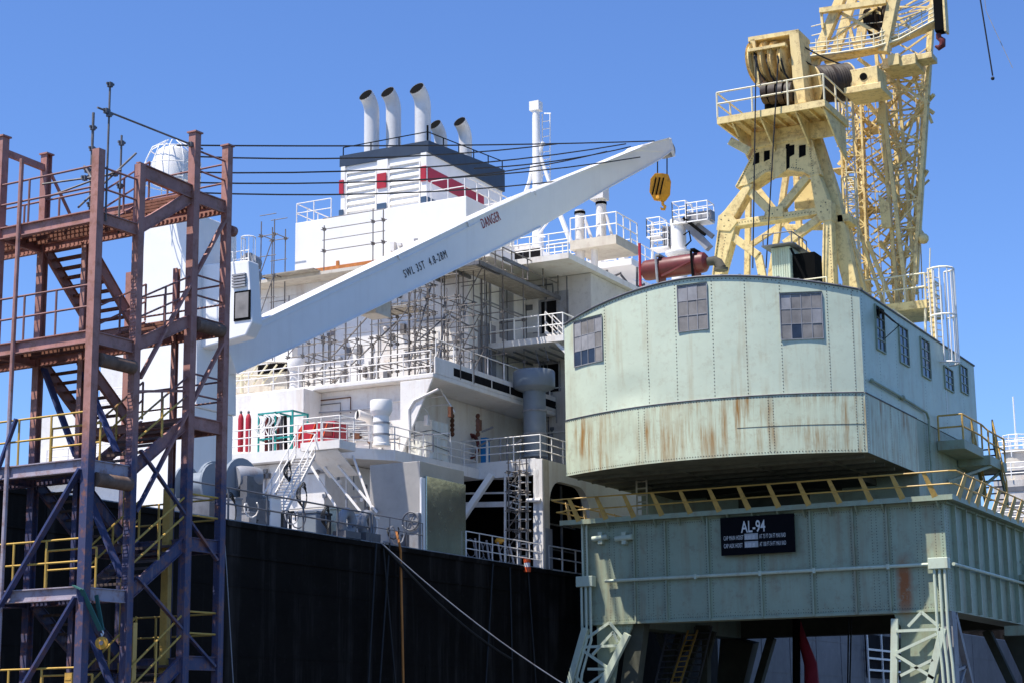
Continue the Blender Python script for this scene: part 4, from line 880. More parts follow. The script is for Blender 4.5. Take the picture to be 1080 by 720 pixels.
# boom: box girder from pivot to tip. vertical depth runs along the boom
A0 = U(233, 378, D=73.6); A1 = U(700, 154, D=100)
ax = (A1-A0).normalized(); side = ax.cross(Vector((0,0,1))).normalized(); upv = side.cross(ax)
def bstation(t, hh, w=.55):
    c = A0+(A1-A0)*t; return [c+side*w-upv*hh, c+side*w+upv*hh, c-side*w+upv*hh, c-side*w-upv*hh]
ST = [(0,.70),(.08,.78),(.5,.90),(.62,.88),(.8,.66),(.955,.5),(1.0,.34)]
vs = []; fs = []
for t, hh in ST: vs += bstation(t, hh, .6 if t < .7 else .48)
for i in range(len(ST)-1):
    for j in range(4): fs.append((i*4+j, i*4+(j+1) % 4, (i+1)*4+(j+1) % 4, (i+1)*4+j))
fs += [(3,2,1,0), tuple(range(len(vs)-4, len(vs)))]
b = MB(); b.add(vs, fs); bo = b.build('boom', M['whiteclean'], dc, .03)
b = MB()     # flange lips along top and bottom edge
for i in range(len(ST)-1):
    (t0, h0), (t1, h1) = ST[i], ST[i+1]
    for sgn in (1, -1):
        for w_ in (.63, -.63):
            f0 = .8 if t1 > .7 else 1.; b.bar(A0+(A1-A0)*t0+side*w_*f0+upv*(h0*sgn-.01*sgn), A0+(A1-A0)*t1+side*w_*f0+upv*(h1*sgn-.01*sgn), .07, .05, up=upv)
# raised inner rib that follows the top
b.bar(A0+(A1-A0)*.03+side*.6+upv*.5, A0+(A1-A0)*.5+side*.62+upv*.62, .05, .04, up=upv)
for t in (.32, .47, .63): b.bar(A0+(A1-A0)*t+side*.65+upv*.62, A0+(A1-A0)*t+side*.65+upv*.85, .08, .06)
b.build('boom_flange', M['whiteclean'], bo)
# lug under the boom, tip plates
b = MB(); c = A0+(A1-A0)*.268-upv*.9; b.box(c.x-.45, c.x+.45, c.y-.6, c.y+.6, c.z-.42, c.z+.3); b.build('lug', M['cream'], dc, .02)
b = MB(); b.prism([A1+side*.5+upv*.3, A1+side*.5+upv*.62-ax*2.6, A1+side*.5+upv*.5-ax*3.4, A1+side*.5-upv*.2-ax*1.0], -side*1.0); b.prism([A1+side*.3+ax*.5+upv*.25, A1+side*.3+upv*.28, A1+side*.3-upv*.7+ax*.1, A1+side*.3-upv*.75+ax*.35], -side*.6); b.build('boom_head', M['whiteclean'], dc, .02)
b = MB(); b.lathe(A1+ax*.15-upv*.3, [(.42,-.28),(.42,.28)], 18, axis=side); b.build('head_sheave', M['shade'], dc)
# lettering
def text(s_, size, origin, xdir, updir, m, parent, name, sx=1., ext=.004, sp_=1., off=.012):
    cu = bpy.data.curves.new('t', 'FONT'); cu.body = s_; cu.size = size; cu.extrude = ext; cu.space_character = sp_; cu.offset = size*off
    tmp = bpy.data.objects.new('t', cu); col.objects.link(tmp); dg = bpy.context.evaluated_depsgraph_get(); me = bpy.data.meshes.new_from_object(tmp.evaluated_get(dg))
    bpy.data.objects.remove(tmp); x = Vector(xdir).normalized(); u = Vector(updir).normalized(); n = x.cross(u).normalized(); o_ = Vector(origin)
    pl = Vector((0,0,0)); p_ = parent
    while p_ is not None: pl = pl+p_.location; p_ = p_.parent
    for v in me.vertices: c = v.co; v.co = o_+x*c.x*sx+u*c.y+n*c.z-pl
    me.materials.append(M[m]); me.name = name; o = bpy.data.objects.new(name, me); col.objects.link(o); o.parent = parent; return o
def hit(px, py):      # sight line onto the lit side of the boom
    d = ray(px, py); o_ = Vector((0,0,CZ)); P = A0+side*.604; t = (P-o_).dot(side)/d.dot(side); return o_+d*t
q = hit(427, 293.5); q2 = hit(480, 269); 
text('SWL 35T  4.8-28M', .52, q+side*.02, ax, upv, 'stencil', bo, 'boom_lettering', sx=(q2-q).length/6.1, sp_=1.3, off=.0)
q = hit(509, 241.5); q2 = hit(528, 232); text('DANGER', .66, q+side*.02, ax, upv, 'stencilred', bo, 'danger_lettering', sx=(q2-q).length/2.9, sp_=1.15, off=.0)
# hoist ropes of the boom: from behind the tower to the tip
e = empty('luffing_cables', (pc.x, pc.y, 22), 'black cables stretched from the deck crane pillar to the boom head', 'cables')
for (a, c, s_) in [((236,153),(690,149),.12), ((236,164),(588,152),.35), ((236,179),(660,152),.5), ((236,190),(675,166),.5), ((236,202),(600,190),.35), ((500,178),(665,155),.2), ((405,192),(640,160),.3)]:
    def P(pt, last): 
        t = (pt[0]-233)/(700-233); D = 73.6+(100-73.6)*max(0, t)*.93; return U(pt[0], pt[1], D=D)
    a3 = P(a, 0); c3 = P(c, 1)
    if a[0] < 300: a3 = lerp(c3, a3, 1.08)
    b = MB(); b.path(sag(a3, c3, s_), .034, 6); b.build('cable', M['rope'], e)
# hook block
c = U(699, 200, D=100.3); e = empty('hook_block', c, 'orange and black hook block hanging from the white boom head', 'hook block')
b = MB()
for px in (693.5, 703.5): b.tube(U(px, 184, D=100.3), U(px, 164, D=100.3), .035, 6)
b.build('hoist_rope', M['rope'], e)
def hb(x, y, dy=0): p_ = U(699+x, 200+y, D=100.3); return p_+Vector((.46*0, dy, 0))
b = MB(); b.prism([hb(-7,-10), hb(-2,-16), hb(6,-16), hb(9,-8), hb(8,6), hb(3,13), hb(-3,13), hb(-8,4)], (-.2, -.35, 0)); b.build('cheek', M['orange'], e, .02)
b = MB()
for k_, x in enumerate((-4, 0, 4)): b.bar(hb(x-2, 7)+Vector((-.12,-.37,0)), hb(x+2, -11)+Vector((-.12,-.37,0)), .1, .04, up=(1,0,0))
b.build('stripe', M['soot'], e)
b = MB(); b.lathe(hb(0,10)+Vector((-.1,-.45,0)), [(.1,-.05),(.1,.05)], 12, axis=(0,1,0)); b.path([hb(0,13), hb(0,16), hb(2.5,18), hb(1.5,21), hb(-1,21), hb(-2.4,19)], [.1,.08,.09,.09,.07,.03], 8); b.build('hook', M['orange'], e)

# ================================================================== SCAFFOLDS ON THE SHIP
def scaffold(label, xs, ys, z0, z1, lift=2.0, planks=(), braces=True, jit=.0, r=.03, grp='scaffolds round the deckhouse', m='galv', top=.8):
    e = empty('scaffold', (xs[0], ys[0], z0), label, 'scaffold', grp); L = int((z1-z0)/lift+.01)
    for x in xs:
        for y in ys:
            h = z1+random.uniform(0, top); b = MB(); b.tube((x, y, z0), (x, y, h), r, 6)
            for k in range(1, L+1): b.box(x-.07, x+.07, y-.07, y+.07, z0+k*lift-.07, z0+k*lift+.07)
            b.build('standard', M[m], e)
    for k in range(1, L+1):
        z = z0+k*lift; b = MB()
        for y in ys: b.tube((xs[0]-.2, y, z), (xs[-1]+.2, y, z), r*.9, 5); b.tube((xs[0]-.1, y, z+lift*.5), (xs[-1]+.1, y, z+lift*.5), r*.8, 5)
        for x in xs: b.tube((x, ys[0]-.2, z+.05), (x, ys[-1]+.2, z+.05), r*.9, 5)
        b.build('ledger', M[m], e)
    if braces:
        for k in range(L):
            i = k % max(1, len(xs)-1) if len(xs) > 1 else 0
            if len(xs) > 1: b = MB(); b.tube((xs[i], ys[0]-.06, z0+k*lift+.1), (xs[i+1], ys[0]-.06, z0+(k+1)*lift-.1), r*.9, 5); b.build('brace', M[m], e)
    for (k, x0, x1) in planks:
        b = MB(); n = 4; w = (ys[-1]-ys[0]-.1)/n
        for j in range(n): b.box(x0, x1, ys[0]+.05+j*w, ys[0]+.03+(j+1)*w, z0+k*lift+.08, z0+k*lift+.13)
        b.build('plank_deck', M['plank'], e)
    return e
X_ = lambda px, Y, py=350: U(px, py, Y=Y).x
zb2 = Z2+.24
ys = (75.6, 77.2)
scaffold('low scaffold bay of tubes below the boom, left half of the lit wall', [X_(p, 76) for p in (326, 341, 353)], (74.2, 76.0), zb2, 22.6, 1.0)
scaffold('tall narrow scaffold tower with a small plank shelf, middle of the lit wall', [X_(p, 75.2) for p in (392, 399, 412, 431, 438)], (75.2, 77.0), zb2, 24.4, 1.35, planks=[(3, X_(392, 76), X_(438, 76))])
scaffold('open scaffold of tubes at the right end of the lit wall, below the plank platform', [X_(p, 76.2) for p in (455, 470, 486)], (75.8, 77.5), zb2, 24.4, 2.2)
scaffold('slender scaffold running past the corner of the shaded wall', [XM+.3, XM+1.5], (77.3, 79.2, 81.4), zb2, 25.0, 2.1)
scaffold('scaffold beside the operator cab, plank walkway below the funnel base', [X_(p, 77) for p in (281, 295)], (76.4, 77.4), 20.5, 27.6, 2.2, planks=[(2, X_(280, 77), X_(336, 77)-.0)], top=.3)
scaffold('scaffold frames standing at the foot of the funnel base above the boom', [X_(p, 77.2) for p in (341, 393, 404)], (77.2,), 24.9, 27.2, 1.15, braces=False, r=.03, top=.7)
scaffold('scaffold inside the dark open bay at the end of the deck', [X_(p, 76.9, 550) for p in (541, 553)], (76.5, 77.2), DK, 14.4, .9, top=.1)
# plank platforms at z~24.5 along front of block (brown shaded) and around corner
e = empty('plank_platform', (X_(450, 77), 77, 24.2), 'brown plank platform cantilevered round the block corner above the scaffolds', 'platform')
b = MB()
for j in range(7): b.box(X_(438, 76.2), XM+2.0, 75.8+j*.36, 76.12+j*.36, 24.0, 24.07)
for j in range(5): b.box(XM+.2+j*.34, XM+.5+j*.34, 78.4, 84.5, 24.02, 24.09)
b.build('plank_deck', M['plank'], e)
for j in range(4):
    b = MB(); x = X_(442, 76)+j*1.6; b.bar((x, 75.7, 23.9), (x, 78.3, 23.9), .1, .16); b.build('putlog', M['winch'], e)
b = MB(); b.bar((X_(436, 76), 75.75, 23.88), (XM+2.05, 75.75, 23.88), .08, .18); b.bar((XM+2.05, 75.8, 23.88), (XM+2.05, 84.5, 23.88), .08, .2); b.build('edge_beam', M['winch'], e)
b = MB(); railing(b, [(X_(450, 76), 75.75, 24.1), (XM+2.0, 75.75, 24.1), (XM+2.0, 84.4, 24.1)], 1.1, 1.7, .035, (1,.5)); b.build('guard_rail', M['galv'], e)
# loose diagonal tubes over the lit wall
for k, (a, c) in enumerate([((330,398),(402,318)), ((345,408),(420,338)), ((386,412),(400,398)), ((430,390),(455,300)), ((462,400),(470,318)), ((480,400),(492,320)), ((440,360),(475,330)), ((475,333),(505,350))]):
    line('scaffold_pole', ['long bare pole leaning across the left of the lit wall', 'second long pole leaning parallel right of the first', 'short pole at the foot of the narrow scaffold tower', 'steep dark pole right of the narrow scaffold tower', 'steep dark pole mid way to the block corner', 'steep dark pole nearest the block corner', 'pole sloping up to the plank platform', 'dark pole sloping down past the block corner'][k], 'pole', [U(*a, Y=74.6), U(*c, Y=76.5)], .045, 'galv' if k < 3 else 'winch')

for k, (pxs, z1_, lab) in enumerate((((356, 372, 384), 21.6, 'light scaffold of tubes between the low bay and the narrow plank tower'), ((444, 450), 23.9, 'thin scaffold ladder frame just right of the narrow plank tower'), ((478, 492), 21.8, 'small scaffold frame at the foot of the block corner'))):
    scaffold(lab, [X_(p, 74.9) for p in pxs], (74.3, 75.6), zb2, z1_, (1.25, .9, 1.1)[k], r=.024)
# ================================================================== WHITE KNUCKLE CRANE behind (690..750, 215..290)
yk = 104.
p = U(722, 290, Y=yk); e = empty('provision_crane', p, 'small white knuckle crane with platforms behind the maroon tank', 'crane')
P_ = lambda x, y: U(x, y, Y=yk)
b = MB(); c = P_(716, 268); r_ = .5; b.tube((c.x, yk, P_(716, 300).z), (c.x, yk, P_(716, 232).z), r_, 18); b.lathe((c.x, yk, P_(716, 268).z), [(.7,-.15),(.85,0),(.85,.12),(.6,.2)], 18); b.build('column', M['whiteclean'], e)
b = MB(); b.bar(P_(722, 234), P_(748, 262), .5, .45); b.bar(P_(735, 237), P_(752, 250), .2, .3); b.build('arm', M['shade'], e)
b = MB(); b.tube(P_(724, 232)+Vector((0,-.5,0)), P_(747, 250)+Vector((0,-.5,0)), .1, 8); b.path([P_(724,250)+Vector((0,-.5,0)), P_(730,246)+Vector((0,-.5,0)), P_(732,256)+Vector((0,-.5,0)), P_(726,262)+Vector((0,-.5,0))], .05, 6); b.build('hydraulic_line', M['soot'], e)
b = MB()
for (x0, x1, yb_, yt_) in ((713, 727, 238, 216), (728, 750, 236, 217), (686, 700, 252, 233), (690, 708, 264, 240)):
    a = P_(x0, yb_); c = P_(x1, yb_); t = P_(x0, yt_); h = t.z-a.z; b.box(a.x, c.x, yk-.6, yk+.6, a.z-.08, a.z)
    railing(b, [(a.x, yk-.55, a.z), (c.x, yk-.55, a.z), (c.x, yk+.55, a.z), (a.x, yk+.55, a.z), (a.x, yk-.55, a.z)], h, .8, .035, (1,.6,.3))
b.tube(P_(688, 284), P_(688, 235), .08, 6); b.build('platform_cage', M['whiteclean'], e)
b = MB(); 
for k_ in range(5): c = P_(702+k_*2.6, 250); b.box(c.x-.05, c.x+.05, yk-.4, yk, P_(0+700, 262).z, P_(700, 241).z)
c = P_(738, 233); b.box(c.x-.9, c.x+.9, yk-.3, yk+.3, c.z-.1, c.z+.5); b.build('winch_box', M['shade'], e)

# ================================================================== PORTAL CRANE
CX = -29.33; YC = 85.6; ZR = 15.72; ZB = 13.15; XR = -22.35; XL = -36.3
pcr = empty('portal_crane', (CX, 86, .9), 'pale green portal crane with riveted machinery house and cream yellow mast on the quay', 'crane')
def cp(mb, name, m, bevel=0, parent=None): return mb.build(name, [M[k] for k in m] if isinstance(m, (list, tuple)) else M[m], parent or pcr, bevel)
yf = lambda x: 73.03+1.9*((x-CX)/6.97)**2
zr = lambda x: 21.05-.95*(abs(x-CX)/6.97)**1.7
ZP = lambda mb, x, y, z, nx, ny, r=.032, mi=1: mb.add([(x+nx*.02, y+ny*.02, z+r*1.2), (x-ny*r+nx*.01, y+nx*r+ny*.01, z), (x+nx*.02, y+ny*.02, z-r*1.2), (x+ny*r+nx*.01, y-nx*r+ny*.01, z)], [(0,1,2,3)], mi)
def dome(mb, x, y, z, n, r=.038, mi=1):
    n = Vector(n).normalized(); a = Vector((0,0,1)) if abs(n.z) < .9 else Vector((1,0,0)); a = n.cross(a).normalized(); c = a.cross(n); o_ = Vector((x, y, z)); N_ = 5
    vs = [o_+(a*math.cos(2*math.pi*i/N_)+c*math.sin(2*math.pi*i/N_))*r-n*.004 for i in range(N_)]+[o_+n*r*.55]
    mb.add(vs, [(i, (i+1) % N_, N_) for i in range(N_)], mi)
# walls as one solid: curved front, straight sides, arched roof
NX = 36; xs_ = [XL+(XR-XL)*i/NX for i in range(NX+1)]; YE = 94.6
def dent(x, z):      # buckled plate at lower left
    d = math.exp(-((x+32.3)/1.1)**2-((z-16.35)/.4)**2); return .1*d
b = MB(); rows = [ZR, 16.1, 16.5, 17.0, 17.6, 18.3, 19.2, None]; vs = []
for z in rows:
    for x in xs_: zz = z if z else zr(x); vs.append((x, yf(x)+dent(x, zz), zz))
n1 = NX+1; fs = [(j*n1+i, j*n1+i+1, (j+1)*n1+i+1, (j+1)*n1+i) for j in range(len(rows)-1) for i in range(NX)]
b.add(vs, fs, 0, True)
b.add([(XR, yf(XR), ZR), (XR, YE, ZR), (XR, YE, 20.1), (XR, yf(XR), 20.1)], [(0,1,2,3)]); b.add([(XL, yf(XL), ZR), (XL, YE, ZR), (XL, YE, 20.1), (XL, yf(XL), 20.1)], [(3,2,1,0)])
b.add([(x, yf(x), zr(x)) for x in xs_]+[(x, YE, zr(x)) for x in xs_], [(i, i+1, n1+i+1, n1+i) for i in range(NX)], 0, True)
b.add([(x, YE, ZR) for x in xs_]+[(x, YE, zr(x)) for x in xs_], [(i+1, i, n1+i, n1+i+1) for i in range(NX)])
# rivet seams
seam_px = ((608,340), (638,330), (683,310), (713,300), (752,295), (787,295), (824,300), (874,310), (900,315))
def front_x(px, z=18.): 
    x = CX
    for _ in range(8): x = U(px, 360-(z-14), Y=yf(x)).x
    return x
for px, _ in seam_px[1:]:
    x = front_x(px); n = 34
    for i in range(n): z = ZR+.1+(zr(x)-ZR-.15)*i/n; dome(b, x, yf(x)+dent(x, z)-.005, z, (0,-1,0), .03)
for i in range(80): x = XL+.08+(XR-XL-.16)*i/79; dome(b, x, yf(x)-.005, zr(x)-.1, (0,-1,0), .028)
for i in range(30): z = ZR+.1+i*.145; dome(b, XR-.1, yf(XR)-.005, z, (0,-1,0), .03); dome(b, XL+.1, yf(XL)-.005, z, (0,-1,0), .03)
for i in range(30): z = ZR+.1+i*.145; dome(b, XR+.002, 75.2, z, (1,0,0), .03)
for y in (77.5, 80.1, 84.8, 88.5, 92.):
    for i in range(28): dome(b, XR+.002, y, ZR+.1+i*.15, (1,0,0), .024, 2)
house = cp(b, 'machinery_house', ('mint', 'rivet', 'rivetm'))
# roof edge trim
b = MB(); b.path([(x, yf(x)-.05, zr(x)+.02) for x in xs_], .045, 6); b.tube((XR+.03, yf(XR), 20.12), (XR+.03, YE, 20.12), .045, 6); b.tube((XL, yf(XL), 20.12), (XL, YE, 20.12), .045, 6); cp(b, 'roof_trim', 'winch', parent=house)
b = MB()
for i in range(18): x = XL+.4+i*.8; q = Vector((x, yf(x)+.05, zr(x))); b.box(q.x-.05, q.x+.05, q.y, q.y+.12, q.z, q.z+.11)
cp(b, 'roof_lug', 'rivetm', parent=house)
# cover strip below (seam) and lower counterweight band
b = MB(); off = .06; rows = [ZB, 14.0, 14.9, ZR-.02]; vs = []
for z in rows:
    for x in xs_: vs.append((x, yf(x)-off, z))
b.add(vs, [(j*n1+i, j*n1+i+1, (j+1)*n1+i+1, (j+1)*n1+i) for j in range(3) for i in range(NX)], 0, True)
x0, x1 = XL, XR
YL = 82.8
b.add([(XR+.03, yf(XR)-off, ZB), (XR+.03, YL, ZB), (XR+.03, YL, ZR-.02), (XR+.03, yf(XR)-off, ZR-.02)], [(0,1,2,3)]); b.add([(XR, yf(XR)-off, ZB), (XR+.03, yf(XR)-off, ZB), (XR+.03, yf(XR)-off, ZR-.02), (XR, yf(XR)-off, ZR-.02)], [(0,1,2,3)])
b.add([(XL, yf(XL)-off, ZB), (XL, YL, ZB), (XL, YL, ZR-.02), (XL, yf(XL)-off, ZR-.02)], [(3,2,1,0)])
b.add([(x, yf(x)-off, ZR-.02) for x in xs_]+[(x, yf(x)+.3, ZR-.02) for x in xs_], [(i, i+1, n1+i+1, n1+i) for i in range(NX)])
for i in range(112): x = XL+.06+(XR-XL-.12)*i/111; dome(b, x, yf(x)-off-.004, ZR-.12, (0,-1,0), .026); dome(b, x, yf(x)-off-.004, ZB+.1, (0,-1,0), .03)
for px in (672, 678, 808, 813, 900):
    x = front_x(px, 14.5)
    for i in range(20): dome(b, x, yf(x)-off-.004, ZB+.15+i*.12, (0,-1,0), .028)
for i in range(20): z = ZB+.15+i*.125; dome(b, XR-.08, yf(XR-.08)-off-.004, z, (0,-1,0), .032); dome(b, XL+.08, yf(XL)-off-.004, z, (0,-1,0), .03); dome(b, XR+.032, 75.12, z, (1,0,0), .03)
for y in (78.6, 79.8, 84.0):
    for i in range(20): dome(b, XR+.032, y, ZB+.1+i*.12, (1,0,0), .026)
# horizontal weld seams as thin raised strips
b.path([(x, yf(x)-off-.004, 14.35) for x in xs_ if x > front_x(770, 14.5)], .012, 4, 1)
cp(b, 'counterweight_band', ('mintband', 'rivet'), parent=house)
b = MB(); b.path([(x, yf(x)-off-.01, ZR-.03) for x in xs_], .03, 5); b.tube((XR+.04, yf(XR), ZR-.03), (XR+.04, YL, ZR-.03), .035, 5); cp(b, 'seam_strip', 'winch', parent=house)
# underside of the counterweight, with stiffeners
b = MB(); b.add([(x, yf(x)-off, ZB) for x in xs_]+[(x, YL, ZB) for x in xs_], [(i+1, i, n1+i, n1+i+1) for i in range(NX)])
for k in range(5): y = 75.4+k*1.5; b.box(XL+.3, XR-.3, y, y+.1, ZB-.14, ZB-.002)
for k in range(4): x = XL+2+k*3.3; b.box(x, x+.08, 75.6, YL, ZB-.11, ZB-.003)
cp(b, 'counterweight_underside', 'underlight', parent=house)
# rear lower body going down to the slew ring, ring itself
b = MB(); b.box(XL+.2, XR-.02, YL+.01, YE-.2, 11.9, ZR-.03)
for y in (84.6, 86.4, 88.2, 90):
    for i in range(28): dome(b, XR-.018, y, 12.+i*.13, (1,0,0), .026)
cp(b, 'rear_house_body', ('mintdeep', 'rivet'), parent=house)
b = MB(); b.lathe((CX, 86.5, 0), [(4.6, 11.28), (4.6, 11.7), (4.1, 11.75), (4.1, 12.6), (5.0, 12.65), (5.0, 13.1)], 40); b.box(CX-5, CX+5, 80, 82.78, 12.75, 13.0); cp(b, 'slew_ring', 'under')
# conduit on right face, drain pipe
b = MB(); a = U(919.5, 400.5, X=XR+.12); c = U(952, 419, X=XR+.12); d_ = U(977, 434.5, X=XR+.12); f_ = (XR+.12, d_.y+.3, 11.6); b.path([a, c, d_, Vector((XR+.12, d_.y+.35, d_.z-.25)), f_], .06, 8); b.sphere(c, .13, 8); b.sphere(a, .1, 8); cp(b, 'conduit', 'mintdeep')
# windows
def win_front(px0, py0, px1, py1, nx, nz, dark=()):
    x0 = front_x(px0, 18.6); x1 = front_x(px1, 18.6); xm = (x0+x1)/2; Y = yf(xm); z1 = U((px0+px1)/2, py0, Y=Y).z; z0 = U((px0+px1)/2, py1, Y=Y).z
    sl = (yf(x1)-yf(x0))/(x1-x0); yy = lambda x: yf(xm)+sl*(x-xm)-.02
    def pl(mb, xa, xb, za, zb_, d0, d1, mi=0): mb.add([(xa, yy(xa)-d0, za), (xb, yy(xb)-d0, za), (xb, yy(xb)-d0, zb_), (xa, yy(xa)-d0, zb_), (xa, yy(xa)-d1, za), (xb, yy(xb)-d1, za), (xb, yy(xb)-d1, zb_), (xa, yy(xa)-d1, zb_)], [(0,3,2,1),(4,5,6,7),(0,1,5,4),(1,2,6,5),(2,3,7,6),(3,0,4,7)], mi)
    b = MB(); t = .035
    for xa, xb, za, zb_ in ((x0-t, x0, z0-t, z1+t), (x1, x1+t, z0-t, z1+t), (x0, x1, z1, z1+t), (x0, x1, z0-t, z0)): pl(b, xa, xb, za, zb_, -.1, .03)
    for i in range(1, nx): x = x0+(x1-x0)*i/nx; pl(b, x-.014, x+.014, z0, z1, -.02, .02)
    for j in range(1, nz): z = z0+(z1-z0)*j/nz; pl(b, x0, x1, z-.014, z+.014, -.02, .018)
    w = cp(b, 'window', 'shade', parent=None); b = MB()
    for i in range(nx):
        for j in range(nz): pl(b, x0+(x1-x0)*i/nx+.018, x0+(x1-x0)*(i+1)/nx-.018, z0+(z1-z0)*j/nz+.018, z0+(z1-z0)*(j+1)/nz-.018, -.04, .0+random.uniform(-.008,.008), 1 if (i, j) in dark else (2 if random.random() < .22 else 0))
    b.build('pane', [M['glass'], M['glassdark'], M['glasslight']], w)
    b = MB(); pl(b, x0-.02, x1+.02, z1+t+.002, z1+t+.05, -.1, .05); b.build('sill', M['rivetm'], w)
win_front(606, 337, 635, 383, 4, 3, {(0,0),(1,0),(2,0)}); win_front(716.5, 301, 747, 348, 3, 3); win_front(825, 310, 868.5, 357, 4, 3, {(1,0)})
def win_side(px0, py0, px1, py1, nx, nz, open_=False):
    p = U(px0, py0, X=XR); q = U(px1, py1, X=XR); b = MB(); t = .06; y0, y1, z0, z1 = p.y, q.y, q.z, p.z
    for a in ((y0-t, y0, z0-t, z1+t), (y1, y1+t, z0-t, z1+t), (y0, y1, z1, z1+t), (y0, y1, z0-t, z0)): b.box(XR+.002, XR+.08, *a)
    for i in range(1, nx): y = y0+(y1-y0)*i/nx; b.box(XR+.02, XR+.05, y-.025, y+.025, z0, z1)
    for j in range(1, nz): z = z0+(z1-z0)*j/nz; b.box(XR+.02, XR+.049, y0, y1, z-.025, z+.025)
    w = cp(b, 'window', 'mintdeep'); b = MB(); b.box(XR+.004, XR+.018, y0, y1, z0, z1); b.build('pane', M['glassdark'], w)
    if open_:
        b = MB(); zt_ = z1-.05; zb_ = z1-.5*(z1-z0); b.prism([(XR+.06, y0, zt_), (XR+.06, y1, zt_), (XR+.75, y1, zb_+.2), (XR+.75, y0, zb_+.2)], (0,0,-.05)); b.tube((XR+.06, y1, zb_-.3), (XR+.72, y1, zb_+.2), .02, 5); b.build('open_sash', M['soot'], w)
win_side(922, 322, 933, 372, 2, 4, True); win_side(947, 343, 958, 386, 2, 4); win_side(970, 356, 981, 400, 2, 4); win_side(995, 386, 1005, 413, 2, 3); win_side(1011.5, 384, 1020.5, 416, 2, 3)
# tank, exhaust on the roof
tk = empty('air_receiver', U(715, 280, Y=77.2), 'maroon cylindrical tank lying on the roof edge of the green crane house', 'tank')
a = U(680, 286, Y=77.2); c = U(744, 276.5, Y=77.2); b = MB(); L_ = (c-a).length; r_ = .48
b.lathe(a, [(.05,-.12),(.3,-.08),(r_*.94,.02),(r_,.15),(r_,L_-.15),(r_*.94,L_-.02),(.3,L_+.1),(.05,L_+.14)], 28, axis=(c-a)); b.build('tank', M['maroon'], tk)
for t in (.28, .86):
    q = lerp(a, c, t); b = MB(); b.path([q+Vector((0, math.cos(x)*(r_+.02), math.sin(x)*(r_+.02))) for x in [i*math.pi/8 for i in range(17)]], .045, 6); b.box(q.x-.05, q.x+.05, q.y-.4, q.y+.4, 20.6, q.z-.3); b.build('strap', M['maroon'], tk)
    b = MB(); b.box(q.x-.1, q.x+.1, q.y-.5, q.y+.45, q.z+r_+.02, q.z+r_+.12); b.tube(q+Vector((-.06,-r_-.05,r_)), q+Vector((.0,-r_-.05,-.75)), .06, 6); b.build('bracket', M['soot' if t > .5 else 'shade'], tk)
b = MB(); b.bar(lerp(a, c, .35)+Vector((0,-.55,-.5)), lerp(a, c, .83)+Vector((0,-.55,.0)), .07); b.build('diagonal_stay', M['maroon'], tk)
b = MB(); b.tube(U(675.5, 302, Y=77), U(674.5, 257, Y=77), .07, 8); b.build('marker_pole', M['red'], tk)
b = MB(); b.path([c+Vector((.1,0,0)), c+Vector((.45,0,.0)), c+Vector((.6,0,-.08)), c+Vector((.75,0,-.4))], [.2,.22,.22,.25], 14); b.lathe(c+Vector((.75,0,-.4)), [(.32,-.1),(.32,.02)], 14); b.build('pipe_elbow', M['rivet'], tk)
# ---------------- mast A-frame (cream yellow)
FP = lambda x, y, dY=0: U(x, y, Y=YC+dY)
DP = .75
af = MB()
def yb_(pts, d=DP, m=None, mb=None, dy=0): (mb or af).prism([FP(*p)+Vector((0, dy, 0)) for p in pts], (0, d, 0))
# legs: lower and upper
yb_([(749,302), (758,302), (776,237), (762,233), (757,240)]); yb_([(757,240), (758,228), (764,222), (786,194), (794,194), (772,233)])
yb_([(866,306), (880,306), (876,218), (868,222)]); yb_([(868,228), (877,218), (874,212), (862,180), (854,185), (860,222)])
a_f = cp(af, 'mast_leg', 'yellow', .03)
b = MB(); yb_([(756,243), (758,228), (768,222), (778,234), (770,244)], .85, mb=b, dy=-.05); yb_([(862,228), (861,216), (868,208), (877,212), (877,232), (866,234)], .85, mb=b, dy=-.05); yb_([(806,230), (808,219), (826,218), (826,229)], .8, mb=b, dy=-.05)
for x, y in [(761,232),(765,228),(769,233),(764,239),(866,218),(871,214),(866,224),(873,222),(811,223),(815,226),(820,222)]:
    q = FP(x, y); dome(b, q.x, q.y-.055, q.z, (0,-1,0), .04)
cp(b, 'gusset_plate', ('yellow', 'rivet'))
b = MB(); b.prism([FP(775,239,.02), FP(862,226,.02), FP(862,219,.02), FP(775,232,.02)], (0,.7,0)); cp(b, 'cross_beam', 'yellow', .02)
# portal web plate with arch and openings
b = MB(); yb_([(776,197), (790,194), (800,187), (808,181), (829,178), (848,181), (855,186), (866,184), (855,148), (853,135), (795,150), (796,158)], .5, mb=b, dy=-.025); cp(b, 'web_plate', 'yellow', .02)
b = MB(); b.prism([FP(776,198)*1, FP(790,194.5), FP(800,188), FP(808,182), FP(829,179), FP(829,177), FP(808,180), FP(799,185), FP(789,192)], (0,1.3,0)); b.prism([FP(829,179), FP(848,182), FP(857,187), FP(857,184.5), FP(848,179.5), FP(829,177)], (0,1.3,0)); b.v = [(x, y-.04, z) for x, y, z in b.v]; cp(b, 'arch_flange', 'yellow')
b = MB(); 
for (x0, x1, y0, y1) in ((794,801,161,175), (806,812,159,171), (829,833,152,180), (833,838,153,166), (843,850,153,167)):
    b.prism([FP(x0, y1-(0)), FP(x1, y1-3), FP(x1, y0), FP(x0+ (3 if x0 < 800 else 0), y0+1)], (0,-.045,0))
cp(b, 'web_opening', 'soot')
b = MB(); b.prism([FP(815,190,-.1), FP(816,163,-.1), FP(820,156,-.1), FP(829,157,-.1), FP(829,180,-.1)], (0,.07,0)); b.prism([FP(795,157,-.12), FP(854,144,-.12), FP(854,141,-.12), FP(795,154,-.12)], (0,.1,0)); cp(b, 'web_trim', 'yellow')
